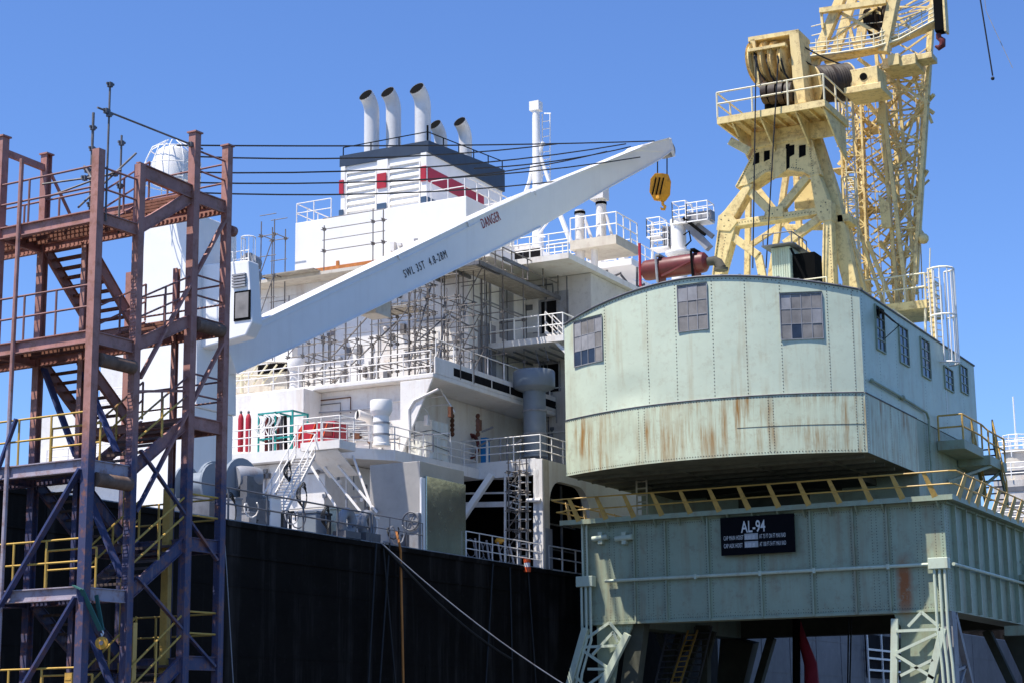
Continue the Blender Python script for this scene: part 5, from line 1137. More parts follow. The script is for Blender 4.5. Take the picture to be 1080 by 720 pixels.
# rivet rows on the mast steelwork
b = MB()
def rrow(p, q, n, dy):
    for i in range(n): t = lerp(FP(*p), FP(*q), (i+.5)/n); dome(b, t.x, t.y-dy, t.z, (0,-1,0), .03, 0)
for p, q, n, dy in [((751,298),(759,246),16,.004), ((756,298),(766,246),16,.004), ((868,300),(869,240),18,.004), ((878,300),(874,240),18,.004), ((779,194),(799,157),16,.03), ((858,184),(853,149),14,.03), ((790,190),(808,179),10,.03), ((829,176),(848,179),8,.03), ((778,235),(860,223),26,.0), ((800,155),(852,143),18,.03), ((812,180),(813,172),4,.03), ((840,178),(840,168),4,.03)]: rrow(p, q, n, dy)
cp(b, 'rivet_row', 'rivet')
b = MB()     # darker plate edges and stiffening angles
for p, q in [((750,302),(758,242)), ((868,304),(869,236)), ((776,197),(797,158)), ((866,184),(856,148)), ((795,151),(854,136))]: b.bar(FP(*p, -.04), FP(*q, -.04), .05, .07, up=(0,1,0))
for x0, x1 in ((758,766), (868,870)):
    for k in range(6): y = 296-k*9; b.bar(FP(x0, y, .1), FP(x0+9, y-4, .6), .05, .05)
cp(b, 'plate_edge', 'yellow')
# diagonals
b = MB()
for p, q, w in [((785,196),(810,221),.32), ((852,187),(824,221),.34), ((762,242),(800,270),.32), ((866,230),(828,258),.34), ((800,270),(806,300),.2)]: b.bar(FP(*p, .25), FP(*q, .25), .4, w, up=(0,1,0))
cp(b, 'diagonal_strut', 'yellow', .02)
# rear frame, 5 m behind, and back stays
b = MB()
for p, q, w in [((788,300),(790,180),.25), ((812,300),(830,180),.3), ((840,185),(846,300),.3), ((858,170),(893,300),.3), ((790,260),(880,200),.18), ((800,200),(870,290),.18), ((830,240),(870,240),.2)]: b.bar(FP(*p, 5), FP(*q, 5), .3, w, up=(0,1,0))
b.prism([FP(838,190,3), FP(862,190,3), FP(860,222,3), FP(838,220,3)], (0,1.4,0))
cp(b, 'rear_frame', 'yellow', .02)
b = MB(); b.prism([FP(855,138,.8), FP(862,137,.8), FP(884,205,.8), FP(908,320,.8), FP(894,320,.8), FP(871,215,.8)], (0, .7, 0)); cp(b, 'back_stay', 'yellow', .03)
b = MB(); b.prism([FP(888,232,2), FP(894,234,2), FP(917,325,2), FP(907,325,2)], (0,.5,0)); b.box(FP(884,230,1).x, FP(897,230,1).x, YC+.8, YC+2.2, FP(884,236,1).z, FP(884,228,1).z); cp(b, 'stay_foot', 'yellow', .02)
# green cabin behind roof edge with small rails
c = U(815, 300, Y=82); t = U(815, 262, Y=82); c1 = U(833, 262, Y=82)
b = MB(); b.box(c.x, c1.x, 82, 83.6, 20.4, t.z)
for i in range(8): x = c.x+(c1.x-c.x)*(i+.5)/8; b.box(x-.03, x+.03, 81.97, 82.0, 20.4, t.z-.05)
cp(b, 'roof_cabin', 'mint'); b = MB(); b.box(c1.x+.01, c1.x+1.1, 82.3, 83.4, 20.3, t.z-.35); b.bar(U(834, 262, Y=81.9), U(853, 302, Y=81.9), .1); cp(b, 'cabin_doorway', 'soot')
b = MB(); b.box(c.x-.35, c1.x+.3, 81.6, 84, t.z+.03, t.z+.09); railing(b, [(c.x-.3, 81.7, t.z+.08), (c1.x+.2, 81.7, t.z+.08), (c1.x+.2, 83.9, t.z+.08)], .55, 1.1, .03, (1,)); cp(b, 'cabin_roof_rail', 'winch')
b = MB(); p = U(793, 302, Y=79.); q = U(872, 302, Y=79.); z_ = 20.6; railing(b, [(p.x, 79, z_), (q.x, 79, z_)], 1.25, 1.9, .03, (1,.5)); cp(b, 'roof_railing', 'creamrail')
# head platform
YP0, YP1 = 83.4, 87.2
pl_ = U(756, 126, Y=YP0); pr_ = U(870, 108, Y=YP0); zp = (pl_.z+pr_.z)/2+.12
b = MB(); b.box(pl_.x, pr_.x, YP0, YP1, zp-.05, zp)
for x0, x1, y0, y1 in ((pl_.x, pr_.x, YP0, YP0+.1), (pl_.x, pr_.x, YP1-.1, YP1), (pl_.x, pl_.x+.1, YP0+.1, YP1-.1), (pr_.x-.1, pr_.x, YP0+.1, YP1-.1)): b.box(x0, x1, y0, y1, zp-.34, zp-.052)
for k in range(9): x = pl_.x+.4+k*(pr_.x-pl_.x-.8)/8; b.box(x-.04, x+.04, YP0+.11, YP1-.11, zp-.25, zp-.052)
plo = cp(b, 'head_platform', 'yellow')
b = MB(); xa = pl_.x+.7; xb = pr_.x-.2
for x in (xa, xa+1.5, xb-1.4, xb): b.prism([(x, YP0+.15, zp-.34), (x, YP1-.2, zp-.34), (x, YP1-.2, zp-2.1), (x, YC, zp-1.6)], (.08,0,0))
b.box(xa+.3, xb, YC-.05, YC+.2, zp-1.15, zp-.35); b.bar((xa-.4, YP0+1, zp-1.0), (xa+.6, YP0+1, zp-1.7), .25, .4); cp(b, 'platform_bracket', 'yellow')
b = MB(); rp = [(pl_.x+.03, YP1-.05, zp), (pl_.x+.03, YP0+.03, zp), (pr_.x-.03, YP0+.03, zp), (pr_.x-.03, YP1-.05, zp)]; railing(b, rp, 1.3, 1.65, .045, (1,.55), 6); cp(b, 'head_railing', 'creamrail', parent=plo)
# sheave housing
yS = 84.6; S = lambda x, y, d=0: U(x, y, Y=yS+d)
b = MB(); b.prism([S(832,33), S(842,31), S(850,108), S(838,110)], (0,1.6,0)); b.prism([S(791,42), S(796,41), S(801,88), S(797,90)], (0,1.6,0)); cp(b, 'sheave_frame', 'yellow', .02)
b = MB(); b.prism([S(789,44), S(842,35), S(842,31), S(789,39.5)], (0,1.8,0)); b.prism([S(788,55,-.4), S(828,48,-.4), S(828,45,-.4), S(788,52,-.4)], (0,.4,0)); cp(b, 'sheave_cap', 'yellow')
for k, x in enumerate((799, 812, 822, 832)):
    c = S(x, 67, .7); b = MB(); b.lathe(c, [(1.15,-.09),(1.02,-.06),(1.02,.06),(1.15,.09)], 26, axis=(1,-.15,0)); b.lathe(c, [(.25,-.2),(.25,.2)], 12, axis=(1,-.15,0)); cp(b, 'sheave', 'yellow')
b = MB()
for k, (x, y) in enumerate(((795,60),(797,64),(819,60),(823,64),(808,66))):
    q = S(x, y, -.2); b.path([S(x, y-8, .1), S(x+1, y, -.35), S(x+5, y+14, -.1), S(x+10, y+21, .2)], .05, 6)
cp(b, 'sheave_rope', 'rope')
b = MB(); b.box(S(803,100).x, S(840,100).x, yS+.4, yS+1.6, zp+.05, S(803,88).z); cp(b, 'winch_motor', 'soot')
for x0, x1 in ((805,811), (813,820), (822,828), (830,837)):
    b = MB(); a = S(x0, 99, .1); c = S(x1, 98, .1); b.lathe(a, [(.55,0),(.55,(c-a).length)], 16, axis=(c-a)); cp(b, 'brake_drum', 'wire')
# hoist ropes in front of the mast
b = MB(); b.tube(S(797.5, 60, -1.4), U(794, 283, Y=YP0-.4), .035, 5); b.tube(S(821, 60, -1.4), U(808, 283, Y=YP0-.4), .035, 5); cp(b, 'hoist_rope', 'rope')
# main rope drum, right
a = U(857, 90, Y=86.2); c = U(893, 87, Y=87.6); ax_ = (c-a); L_ = ax_.length; b = MB(); prof = []
for i in range(30): z = L_*i/29; prof += [(.92+(.05 if i % 2 else 0)+random.uniform(-.015,.015), z)]
b.lathe(a, prof, 28, axis=ax_); cp(b, 'rope_drum', 'wire')
b = MB(); b.lathe(a, [(1.02,-.1),(1.02,-.02)], 24, axis=ax_); b.lathe(c, [(1.0,0),(1.0,.08)], 24, axis=ax_); cp(b, 'drum_flange', 'yellow')
b = MB(); p = U(897, 93, Y=86.8); q = U(925, 69, Y=86.8); b.box(p.x, q.x, 86.8, 88.4, p.z, q.z); b.box(p.x-.3, q.x+.2, 86.6, 88.6, p.z-.35, p.z-.003); gb = cp(b, 'gearbox', 'yellow', .03)
b = MB(); b.lathe(U(910.5, 81, Y=86.78), [(.19,-.02),(.19,.03)], 16, axis=(0,1,0)); cp(b, 'shaft_hole', 'soot', parent=gb)
b = MB(); b.bar(U(882, 100, Y=88), U(935, 97, Y=88), .3, .3); cp(b, 'drum_beam', 'yellow')
# ropes from sheave housing up to the jib
b = MB(); b.path(sag(U(845, 48, Y=85.2), U(893, 70, Y=88), .1), .04, 5); b.path(sag(U(848, 64, Y=85.2), U(880, 78, Y=88), .1), .04, 5); cp(b, 'luffing_rope', 'rope')
# ---------------- upper gantry (legs rising out of the picture) and walkways
G = lambda x, y, d=0: U(x, y, Y=88.+d)
b = MB()
for p, q, w, d in [((857,72),(903,-40),.42,0), ((932,56),(951,-40),.6,0), ((876,72),(912,-40),.25,3), ((905,60),(920,-40),.25,3)]: b.bar(G(*p, d), G(*q, d), .5, w, up=(0,1,0))
cp(b, 'gantry_leg', 'yellow', .02)
b = MB()
for p, q, w, d in [((865,12),(935,2),.32,-.3), ((866,12),(868,30),.15,-.3), ((885,13),(925,35),.2,.1), ((875,44),(925,8),.14,.1), ((890,-10),(940,22),.12,.2), ((900,30),(932,14),.12,1), ((855,52),(960,38),.1,.3), ((893,18),(905,60),.2,1.5), ((912,8),(925,60),.16,2), ((926,2),(960,30),.18,1), ((870,66),(940,52),.2,.5)]: b.bar(G(*p, d), G(*q, d), w*.8, w, up=(0,1,0))
cp(b, 'gantry_brace', 'yellow')
for k, (x, y) in enumerate(((917,22), (927,20), (936,18), (921,30))):
    b = MB(); c = G(x, y, .6); b.lathe(c, [(.62,-.06),(.5,-.04),(.5,.04),(.62,.06)], 18, axis=(1,-.2,0)); b.lathe(c, [(.2,-.1),(.2,.1)], 10, axis=(1,-.2,0)); cp(b, 'gantry_sheave', 'orange' if False else 'wire')
b = MB()
pts = [G(850,60,-.5), G(884,56,-.5), G(922,50,-.5), G(948,42,0), G(985,22,1)]
for h in (0, 5, 10, 15): b.path([p+Vector((0,0,h*.045*1.0)) for p in pts], .035 if h else .06, 5)
for i in range(13): q = i/12*(len(pts)-1); j = min(int(q), len(pts)-2); p = lerp(pts[j], pts[j+1], q-j); b.tube(p, p+Vector((0,0,.9)), .035, 5)
pts2 = [G(856,38,0), G(905,26,0), G(948,22,.5), G(985,8,1)]
for h in (0, .5): b.path([p+Vector((0,0,h)) for p in pts2], .03, 5)
cp(b, 'gantry_walkway_rail', 'creamrail')
b = MB(); b.prism([pts[0], pts[1], pts[2], pts[3], pts[4], pts[4]+Vector((0,.9,0)), pts[2]+Vector((0,.9,0)), pts[0]+Vector((0,.9,0))], (0,0,-.06)); cp(b, 'gantry_walkway', 'yellow')
b = MB(); b.box(G(930,72).x, G(965,72).x, 88.2, 90, G(930,72).z, G(930,61).z); b.box(G(962,70,1).x, G(986,70,1).x, 88.5, 89.6, G(962,68,1).z, G(962,62,1).z); b.box(G(936,62).x, G(948,62).x, 88, 88.19, G(936,70).z, G(936,58).z); cp(b, 'trolley_beam', 'yellow', .02)
# ---------------- lattice jib/tower to the right of the mast
def lattice(name, bot, top, n, rc, rb, mat_='yellow', order=(0,1,2,3)):
    """four chords (points at bottom / top) with K bracing on each face"""
    bot = [Vector(v) for v in bot]; top = [Vector(v) for v in top]; c = MB()
    for i in range(4): c.bar(bot[i], top[i], rc, rc)
    o = cp(c, name, mat_); 
    for f in range(4):
        i, j = f, (f+1) % 4; b = MB()
        for k in range(n):
            t0, t1 = k/n, (k+1)/n; a0, a1 = lerp(bot[i], top[i], t0), lerp(bot[i], top[i], t1); c0, c1 = lerp(bot[j], top[j], t0), lerp(bot[j], top[j], t1)
            b.bar(a0, c0, rb*.8, rb*.8)
            if k % 2: b.bar(a0, c1, rb, rb)
            else: b.bar(c0, a1, rb, rb)
            m0 = (a0+c0)/2; m1 = (a0+a1)/2 if k % 2 == 0 else (c0+c1)/2; b.bar(m0, m1, rb*.6, rb*.6)
        b.build('lattice_bracing', M[mat_], o)
    return o
J = lambda x, y, Y: U(x, y, Y=Y)
lattice('jib', [J(948,330,90), J(962,330,90), J(958,330,93), J(944,330,93)], [J(921,20,90), J(984,5,90), J(982,5,94), J(930,10,94)], 11, .17, .085)
lattice('jib_extension', [J(921,30,90.1), J(984,8,90.1), J(982,8,94.1), J(930,20,94.1)], [J(930,-60,91), J(988,-60,91), J(988,-60,94), J(934,-60,94)], 4, .17, .085)
lattice('ladder_tower', [J(893,305,91), J(916,312,91), J(918,312,93), J(897,305,93)], [J(885,95,91), J(907,92,91), J(909,92,93), J(889,95,93)], 12, .11, .06)
lattice('inner_frame', [J(915,318,92), J(950,318,92), J(948,318,95), J(918,318,95)], [J(898,90,92), J(945,90,92), J(943,90,95), J(902,90,95)], 8, .13, .08)
# wide chords
b = MB()
for p, q, w, Y in [((930,95),(958,330),.3,89.6), ((947,80),(965,300),.26,90.5), ((985,0),(966,300),.32,90.2), ((960,72),(983,130),.22,90.4), ((935,80),(980,110),.22,90), ((934,110),(968,225),.22,90.8), ((975,90),(935,215),.16,91), ((980,190),(922,245),.16,91), ((925,185),(976,160),.16,90.5), ((930,260),(972,240),.2,90.5), ((938,300),(968,250),.18,90.5), ((975,65),(950,320),.2,93), ((915,255),(945,330),.3,89.5), ((905,240),(935,330),.25,89.5)]:
    b.bar(J(*p, Y), J(*q, Y), w*.62, w*.62)
cp(b, 'jib_strut', 'yellow')
b = MB()
for k in range(16):
    y = 75+k*15; t = (y-0)/330; xr_ = 985-27*t-4; xl_ = 921+27*t; 
    if k % 2: b.bar(J(xl_-6, y, 90), J(xr_, y-6, 91), .09, .09)
    else: b.bar(J(xl_-10, y+14, 90.5), J(xr_, y-18, 92.5), .08, .08)
    b.bar(J(xl_-22, y+8, 92), J(xl_+14, y-14, 93), .08, .08)
for x0, x1 in ((912, 932), (918, 951), (965, 973)): b.tube(J(x0, 70, 91.5), J(x1, 315, 91.5), .03, 5)
for p, q in [((905,95),(962,170)), ((985,100),(925,170)), ((918,170),(975,250)), ((978,180),(930,262)), ((928,255),(968,310)), ((905,62),(985,120)), ((968,80),(912,140))]: b.bar(J(*p, 90.2), J(*q, 92.8), .15, .15)
cp(b, 'jib_brace', 'yellow')
b = MB(); b.prism([J(926,205,89.5), J(938,215,89.5), J(940,240,89.5), J(930,240,89.5)], (0,.3,0)); b.prism([J(927,110,89.5), J(934,110,89.5), J(935,130,89.5), J(924,132,89.5)], (0,.3,0)); b.sphere(J(974,252,90), .28, 10); cp(b, 'jib_gusset', 'yellow')
b = MB(); 
c = J(893, 100, 89.8)
b2 = U(893, 240, Y=89.8)
ladder(b, (c.x, 89.8, b2.z), (c.x, 89.8, U(893, 88, Y=89.8).z), .45, (1,0,0), .03, .32); cage(b, (c.x, 89.7), U(893, 150, Y=89.8).z, U(893, 86, Y=89.8).z, .42, (0,-1,0), 6, .03, 1.1)
c2_ = U(903, 300, Y=89.5).x; ladder(b, (c2_, 89.5, 22), (c2_, 89.5, U(900, 185, Y=89.5).z), .45, (1,0,0), .03, .32); cage(b, (c2_, 89.4), 22.5, U(900, 190, Y=89.5).z, .4, (0,-1,0), 5, .03, 1.2); cp(b, 'caged_ladder', 'creamrail')
# clutter between the A-frame and jib (stair zigzag)
b = MB()
for k in range(5):
    y0 = 300-k*42; x0, x1 = (884, 916) if k % 2 else (916, 886); a = U(x0, y0, Y=92.5); c = U(x1, y0-38, Y=92.5)
    for o_ in (0, .7): b.bar(a+Vector((0,o_,0)), c+Vector((0,o_,0)), .06, .16); b.tube(a+Vector((0,o_,1)), c+Vector((0,o_,1)), .03, 5)
    for i in range(1, 9): q = lerp(a, c, i/9); b.box(q.x-.12, q.x+.12, q.y, q.y+.7, q.z, q.z+.03)
    b.box(c.x-.4, c.x+.5, 92.3, 93.5, c.z-.06, c.z)
cp(b, 'mast_stair', 'yellow')
# red-black jib hook on the right
c = U(992, 25, Y=88); jh = empty('jib_hook', c, 'black hook block with a rusty red hook at the right side of the yellow jib', 'hook block')
b = MB(); b.box(c.x-.25, c.x+.22, 87.7, 88.3, U(992, 35, Y=88).z, U(992, -4, Y=88).z); b.build('block', M['soot'], jh, .05)
b = MB(); b.box(c.x+.23, c.x+.33, 87.7, 88.3, U(992, 36, Y=88).z, U(992, -8, Y=88).z); b.build('cheek', M['yellow'], jh)
b = MB(); b.path([U(990, 36, Y=88), U(990, 40, Y=88), U(994, 43, Y=88), U(994, 48, Y=88), U(990, 51, Y=88), U(986.5, 49, Y=88)], [.14,.14,.17,.17,.14,.06], 10); b.build('hook', M['maroon'], jh)
b = MB(); b.tube(U(988, -2, Y=88), U(987, -60, Y=88), .04, 6); b.build('hoist_rope', M['rope'], jh)
tag((lambda: (lambda b: (b.path([U(1034, -40, Y=88), U(1034, 0, Y=88), U(1047, 80, Y=88)], .04, 5), b.sphere(U(1047, 83, Y=88), .1, 8), b.build('wire_pendant', M['rope']))[-1])(MB()))(), 'thick dark wire pendant hanging in the open sky at top right', 'wire')
tag((lambda: (lambda b: (b.path([U(1034, -40, Y=89), U(1040, 12, Y=89), U(1068, 72, Y=89)], .018, 5), b.build('wire_pendant', M['shade']))[-1])(MB()))(), 'hair thin wire hanging beside the thick pendant at top right', 'wire')
# ---------------- access platform with caged ladder on right side of the house
yA = 88.5; p = U(936, 327, X=XR-.5); zA = U(925, 324, Y=86).z
xa0 = U(927, 320, Y=yA).x; xa1 = U(977, 315, Y=yA).x; zA = U(977, 316, Y=yA).z
b = MB(); b.box(xa0-1.5, xa1, yA, yA+3.2, zA-.4, zA); apo = cp(b, 'access_platform', 'yellow')
b = MB(); railing(b, [(xa0-1.8, yA+.04, zA), (xa1-.04, yA+.04, zA), (xa1-.04, yA+3.1, zA)], 1.35, 1.1, .045, (1,.5), 6); railing(b, [(xa0, yA+3.1, zA), (xa1-.04, yA+3.1, zA)], 1.35, 1.1, .04, (1,.5), 6); cp(b, 'platform_railing', 'creamrail', parent=apo)
b = MB(); b.bar((U(941, 321, Y=yA).x, yA, zA-.3), U(974, 350, Y=yA), .1, .12); b.bar((xa1-.1, yA+.1, zA-.4), U(976, 352, Y=yA), .1, .14); cp(b, 'platform_stay', 'creamrail')
xpp = U(985, 350, Y=yA).x; b = MB(); zpt = U(983, 283, Y=yA).z; zpb = U(989, 440, Y=yA).z; b.box(xpp-.14, xpp+.14, yA-.1, yA+.1, zpb, zpt)
for i in range(30): z = zpb+(zpt-zpb)*i/30; b.box(xpp-.19, xpp+.19, yA-.13, yA-.102, z, z+.05)
cp(b, 'ladder_post', 'yellow')
b = MB(); xc = U(998, 330, Y=yA).x; z0 = U(998, 384, Y=yA).z; z1 = U(996, 285, Y=yA).z
cage(b, (xpp+.25, yA), z0, z1, .62, (1,-.6,0), 8, .04, 2.2); ladder(b, (xpp+.28, yA, zpb), (xpp+.28, yA, z1), .4, (.5,1,0), .03, .32); cp(b, 'ladder_cage', 'whiteclean')
b = MB(); b.tube(U(981, 262, Y=yA), U(980, 300, Y=yA), .03, 6); b.sphere(U(973, 253, Y=90), .2, 8); cp(b, 'whip_aerial', 'creamrail')
# ---------------- green landing and stair on the right
e_l = MB(); zl = U(1010, 458, X=XR+1.2).z
y0 = U(990, 455, X=XR+.9).y; y1 = U(1050, 470, X=XR+.9).y
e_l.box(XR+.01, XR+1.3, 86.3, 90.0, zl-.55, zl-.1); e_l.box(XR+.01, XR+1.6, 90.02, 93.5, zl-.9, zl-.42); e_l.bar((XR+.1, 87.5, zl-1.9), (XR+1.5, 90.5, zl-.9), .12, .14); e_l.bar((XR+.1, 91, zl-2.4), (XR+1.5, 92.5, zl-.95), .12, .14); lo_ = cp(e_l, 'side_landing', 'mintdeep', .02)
b = MB(); railing(b, [(XR+.1, 86.35, zl-.1), (XR+1.25, 86.35, zl-.1), (XR+1.28, 89.9, zl-.1), (XR+1.55, 90.1, zl-.4), (XR+1.55, 93.4, zl-.4)], 1.2, 1.6, .045, (1,.52), 6); cp(b, 'landing_railing', 'rail', parent=lo_)
def stair(a, c, w, sdir, n, m_s, m_t, hr, m_r, nm='side_stair'):
    a = Vector(a); c = Vector(c); s = Vector(sdir).normalized()*w/2; b = MB()
    for k in (-1, 1): b.bar(a+s*k, c+s*k, .06, .28)
    o = cp(b, nm, m_s)
    for i in range(1, n): q = lerp(a, c, i/n); t = (c-a).cross(Vector((0,0,1))).cross(Vector((0,0,1))).normalized()*.13; t_ = MB(); t_.prism([q-s-t, q+s-t, q+s+t, q-s+t], (0,0,.05)); t_.build('tread', M[m_t], o)
    for k in (-1, 1):
        b = MB()
        for h in (hr, hr*.5): b.tube(a+s*k+Vector((0,0,h)), c+s*k+Vector((0,0,h)), .045, 6)
        for j in range(4): q = lerp(a, c, j/3)+s*k; b.tube(q, q+Vector((0,0,hr)), .045, 6)
        b.build('stair_rail', M[m_r], o)
stair(U(1052, 534, Y=91.6), U(1037, 468, Y=93.3), 1.05, (1,0,0), 10, 'mintdeep', 'winch', 1.2, 'rail')
# ---------------- portal: box girder frame
GX0, GX1 = -36.7, -19.9; GY0, GY1 = 77.31, 95.5; GZ0, GZ1 = 6.62, 11.2
b = MB()
b.box(GX0, GX1, GY0, GY0+1.3, GZ0, GZ1); b.box(GX1-1.2, GX1, GY0+1.3, GY1-1.3, GZ0+.002, GZ1-.002); b.box(GX0, GX0+1.2, GY0+1.3, GY1-1.3, GZ0+.002, GZ1-.002)
gf = GY0-.001; 
def gx(px): return U(px, 590, Y=GY0).x
# vertical stiffeners (T shaped) at photo positions and rivet rows
stf = [gx(p) for p in (670, 703, 748, 803, 857, 902, 938)]
for x in stf: b.box(x-.035, x+.035, GY0-.16, GY0-.001, GZ0+.02, GZ1-.02); b.box(x-.1, x+.1, GY0-.02, GY0-.0015, GZ0+.03, GZ1-.03)
b.box(GX0+.55, GX1-.02, GY0-.1, GY0-.002, GZ0-.02, GZ0+.08); b.box(GX0, GX1+.02, GY0-.12, GY0-.002, GZ1-.09, GZ1+.02)
for x in [gx(p) for p in (643, 648, 683, 688, 921, 926, 968, 973, 988)]+[x+d for x in stf for d in (-.14, .14)]:
    for i in range(36): dome(b, x, GY0-.003, GZ0+.15+i*.123, (0,-1,0), .024)
for i in range(150): x = GX0+.1+i*(GX1-GX0-.2)/149; dome(b, x, GY0-.003, GZ0+.16, (0,-1,0), .024); dome(b, x, GY0-.003, GZ0+.3, (0,-1,0), .022) if i % 2 else None; dome(b, x, GY0-.003, GZ1-.2, (0,-1,0), .024)
for x in (GX0+.12, GX1-.12):
    for i in range(36): dome(b, x, GY0-.003, GZ0+.15+i*.123, (0,-1,0), .026)
# right face ribs
for k in range(9): y = GY0+1.2+k*1.85; b.box(GX1+.001, GX1+.18, y, y+.1, GZ0+.05, GZ1-.05)
for k in range(36): dome(b, GX1+.003, GY0+.25, GZ0+.15+k*.123, (1,0,0), .026); dome(b, GX1+.003, GY0+.6, GZ0+.15+k*.123, (1,0,0), .026)
b.box(GX1+.001, GX1+.14, GY0-.02, GY1, GZ1-.1, GZ1+.02)
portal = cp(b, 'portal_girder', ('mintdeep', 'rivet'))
# deck plate between girders and rear girder, darkened to paint their shade + cross stiffeners
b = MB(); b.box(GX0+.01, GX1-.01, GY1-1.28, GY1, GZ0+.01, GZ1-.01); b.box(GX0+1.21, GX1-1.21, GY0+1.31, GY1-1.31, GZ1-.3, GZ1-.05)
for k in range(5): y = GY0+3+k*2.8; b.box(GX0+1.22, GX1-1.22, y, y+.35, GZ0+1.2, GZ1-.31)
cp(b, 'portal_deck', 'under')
# conduit along lower part of the face, with end boxes and downpipes
zc = U(800, 604, Y=GY0-.2).z
b = MB(); b.tube((gx(640), GY0-.22, zc), (GX1-.1, GY0-.22, zc), .075, 8); b.tube((GX1+.25, GY0+.1, zc), (GX1+.25, GY1, zc), .075, 8)
for px in (735, 803, 860, 938): b.box(gx(px)-.06, gx(px)+.06, GY0-.3, GY0-.16, zc-.12, zc+.1)
cp(b, 'face_conduit', 'mint')
for x, s_ in ((GX0+.28, 1), (GX1-.25, -1)):
    b = MB(); zt_ = zc+.25; b.box(x-.42, x+.42, GY0-.55, GY0-.1, zt_-.48, zt_); jb = cp(b, 'junction_box', 'mint', .03)
    b = MB()
    for d in (-.2, .02, .24): b.path([(x+d, GY0-.4, zt_-.48), (x+d, GY0-.4, GZ0-.7), (x+d-(.5 if s_ > 0 else -.1), GY0-.4, GZ0-2.2), (x+d-(1.0 if s_ > 0 else -.2), GY0-.4, 1)], .065, 8)
    b.build('downpipe', M['mint'], jb)
b = MB(); 
for d in (0, .22): b.tube((GX0+.1+d, GY0-.25, zc+.25), (GX0+.1+d, GY0-.25, GZ1), .05, 8)
cp(b, 'riser_pipe', 'mint')
# bolted tube lights under the walkway at left
for px0, px1 in ((625, 641), (649, 667)):
    a = U(px0, 568, Y=GY0-.25); c = U(px1, 565.5, Y=GY0-.25); b = MB(); b.tube(a, c, .13, 10); b.box((a.x+c.x)/2-.1, (a.x+c.x)/2+.1, GY0-.3, GY0-.01, a.z-.25, a.z+.3); cp(b, 'pipe_lamp', 'mint')
# walkway slab and outward leaning stanchions
b = MB(); W0 = .52
b.box(GX0-.9, GX1+W0, GY0-W0, GY0-.02, GZ1+.03, GZ1+.1); b.box(GX0-.9, GX1+W0, GY0-W0-.02, GY0-W0, GZ1-.02, GZ1+.2); b.box(GX1+.02, GX1+W0, GY0, GY1, GZ1+.03, GZ1+.1); b.box(GX1+W0, GX1+W0+.02, GY0-W0, GY1, GZ1-.02, GZ1+.2); b.box(GX0-.9, GX0-.02, GY0, GY1, GZ1+.03, GZ1+.1)
for k in range(15): x = GX0+.2+k*1.17; b.prism([(x, GY0-.1, GZ1+.03), (x, GY0-W0, GZ1+.03), (x, GY0-.1, GZ1-.35)], (.05,0,0))
ww = cp(b, 'walkway', 'mintdeep')
HR = 1.05; ln = .42
def lean_rail(pts, out, n, nm='walkway_railing'):
    b = MB(); out = Vector(out)
    for a, c in zip(pts[:-1], pts[1:]):
        for h in (1, .5): b.tube(Vector(a)+out*ln*h+Vector((0,0,HR*h)), Vector(c)+out*ln*h+Vector((0,0,HR*h)), .036, 6)
    o = cp(b, nm, 'rail', parent=None)
    a, c = Vector(pts[0]), Vector(pts[-1])
    for i in range(n):
        q = lerp(a, c, (i+.5)/n); d = (c-a).normalized(); s_ = MB(); rt = abs(out.x) > .5; sx_ = d*(.5 if rt else -.38); s_.taper(q, q+out*ln+sx_+Vector((0,0,HR)), .5 if rt else .26, .36 if rt else .16, .03, up=out); s_.build('stanchion', M['rail'], o)
yw = GY0-W0
lean_rail([(GX0-.6, yw, GZ1+.1), (GX1+.5, yw, GZ1+.1)], (0,-.6,0), 13); lean_rail([(GX1+W0, GY0-.3, GZ1+.1), (GX1+W0, GY1, GZ1+.1)], (.6,0,0), 12); lean_rail([(GX0-.9, GY0-.3, GZ1+.1), (GX0-.9, GY1, GZ1+.1)], (-1,0,0), 10)
b = MB(); b.path([(GX0-.6, yw-.25, GZ1+HR+.1), (GX0-1.2, yw-.2, GZ1+HR+.1), (GX0-1.35, yw+.4, GZ1+HR+.1), (GX0-1.3, GY0-.3, GZ1+HR+.1)], .036, 6); b.path([(GX0-.6, yw-.12, GZ1+.6), (GX0-1.05, yw, GZ1+.6), (GX0-1.1, yw+.5, GZ1+.6)], .036, 6); b.path([(GX1+.5, yw-.25, GZ1+HR+.1), (GX1+W0+.25, yw-.1, GZ1+HR+.1), (GX1+W0+.25, GY0-.3, GZ1+HR+.1)], .036, 6); b.path([(GX1+.5, yw-.12, GZ1+.62), (GX1+W0+.1, yw, GZ1+.62), (GX1+W0+.12, GY0-.3, GZ1+.62)], .036, 6); cp(b, 'corner_rail', 'rail')
# ladder seen behind the rail
b = MB(); xq = gx(673); ladder(b, (xq, GY0+.6, GZ1), (xq, GY0+.6, ZB+1.5), .5, (1,0,0), .035, .3); cp(b, 'gantry_ladder', 'creamrail')
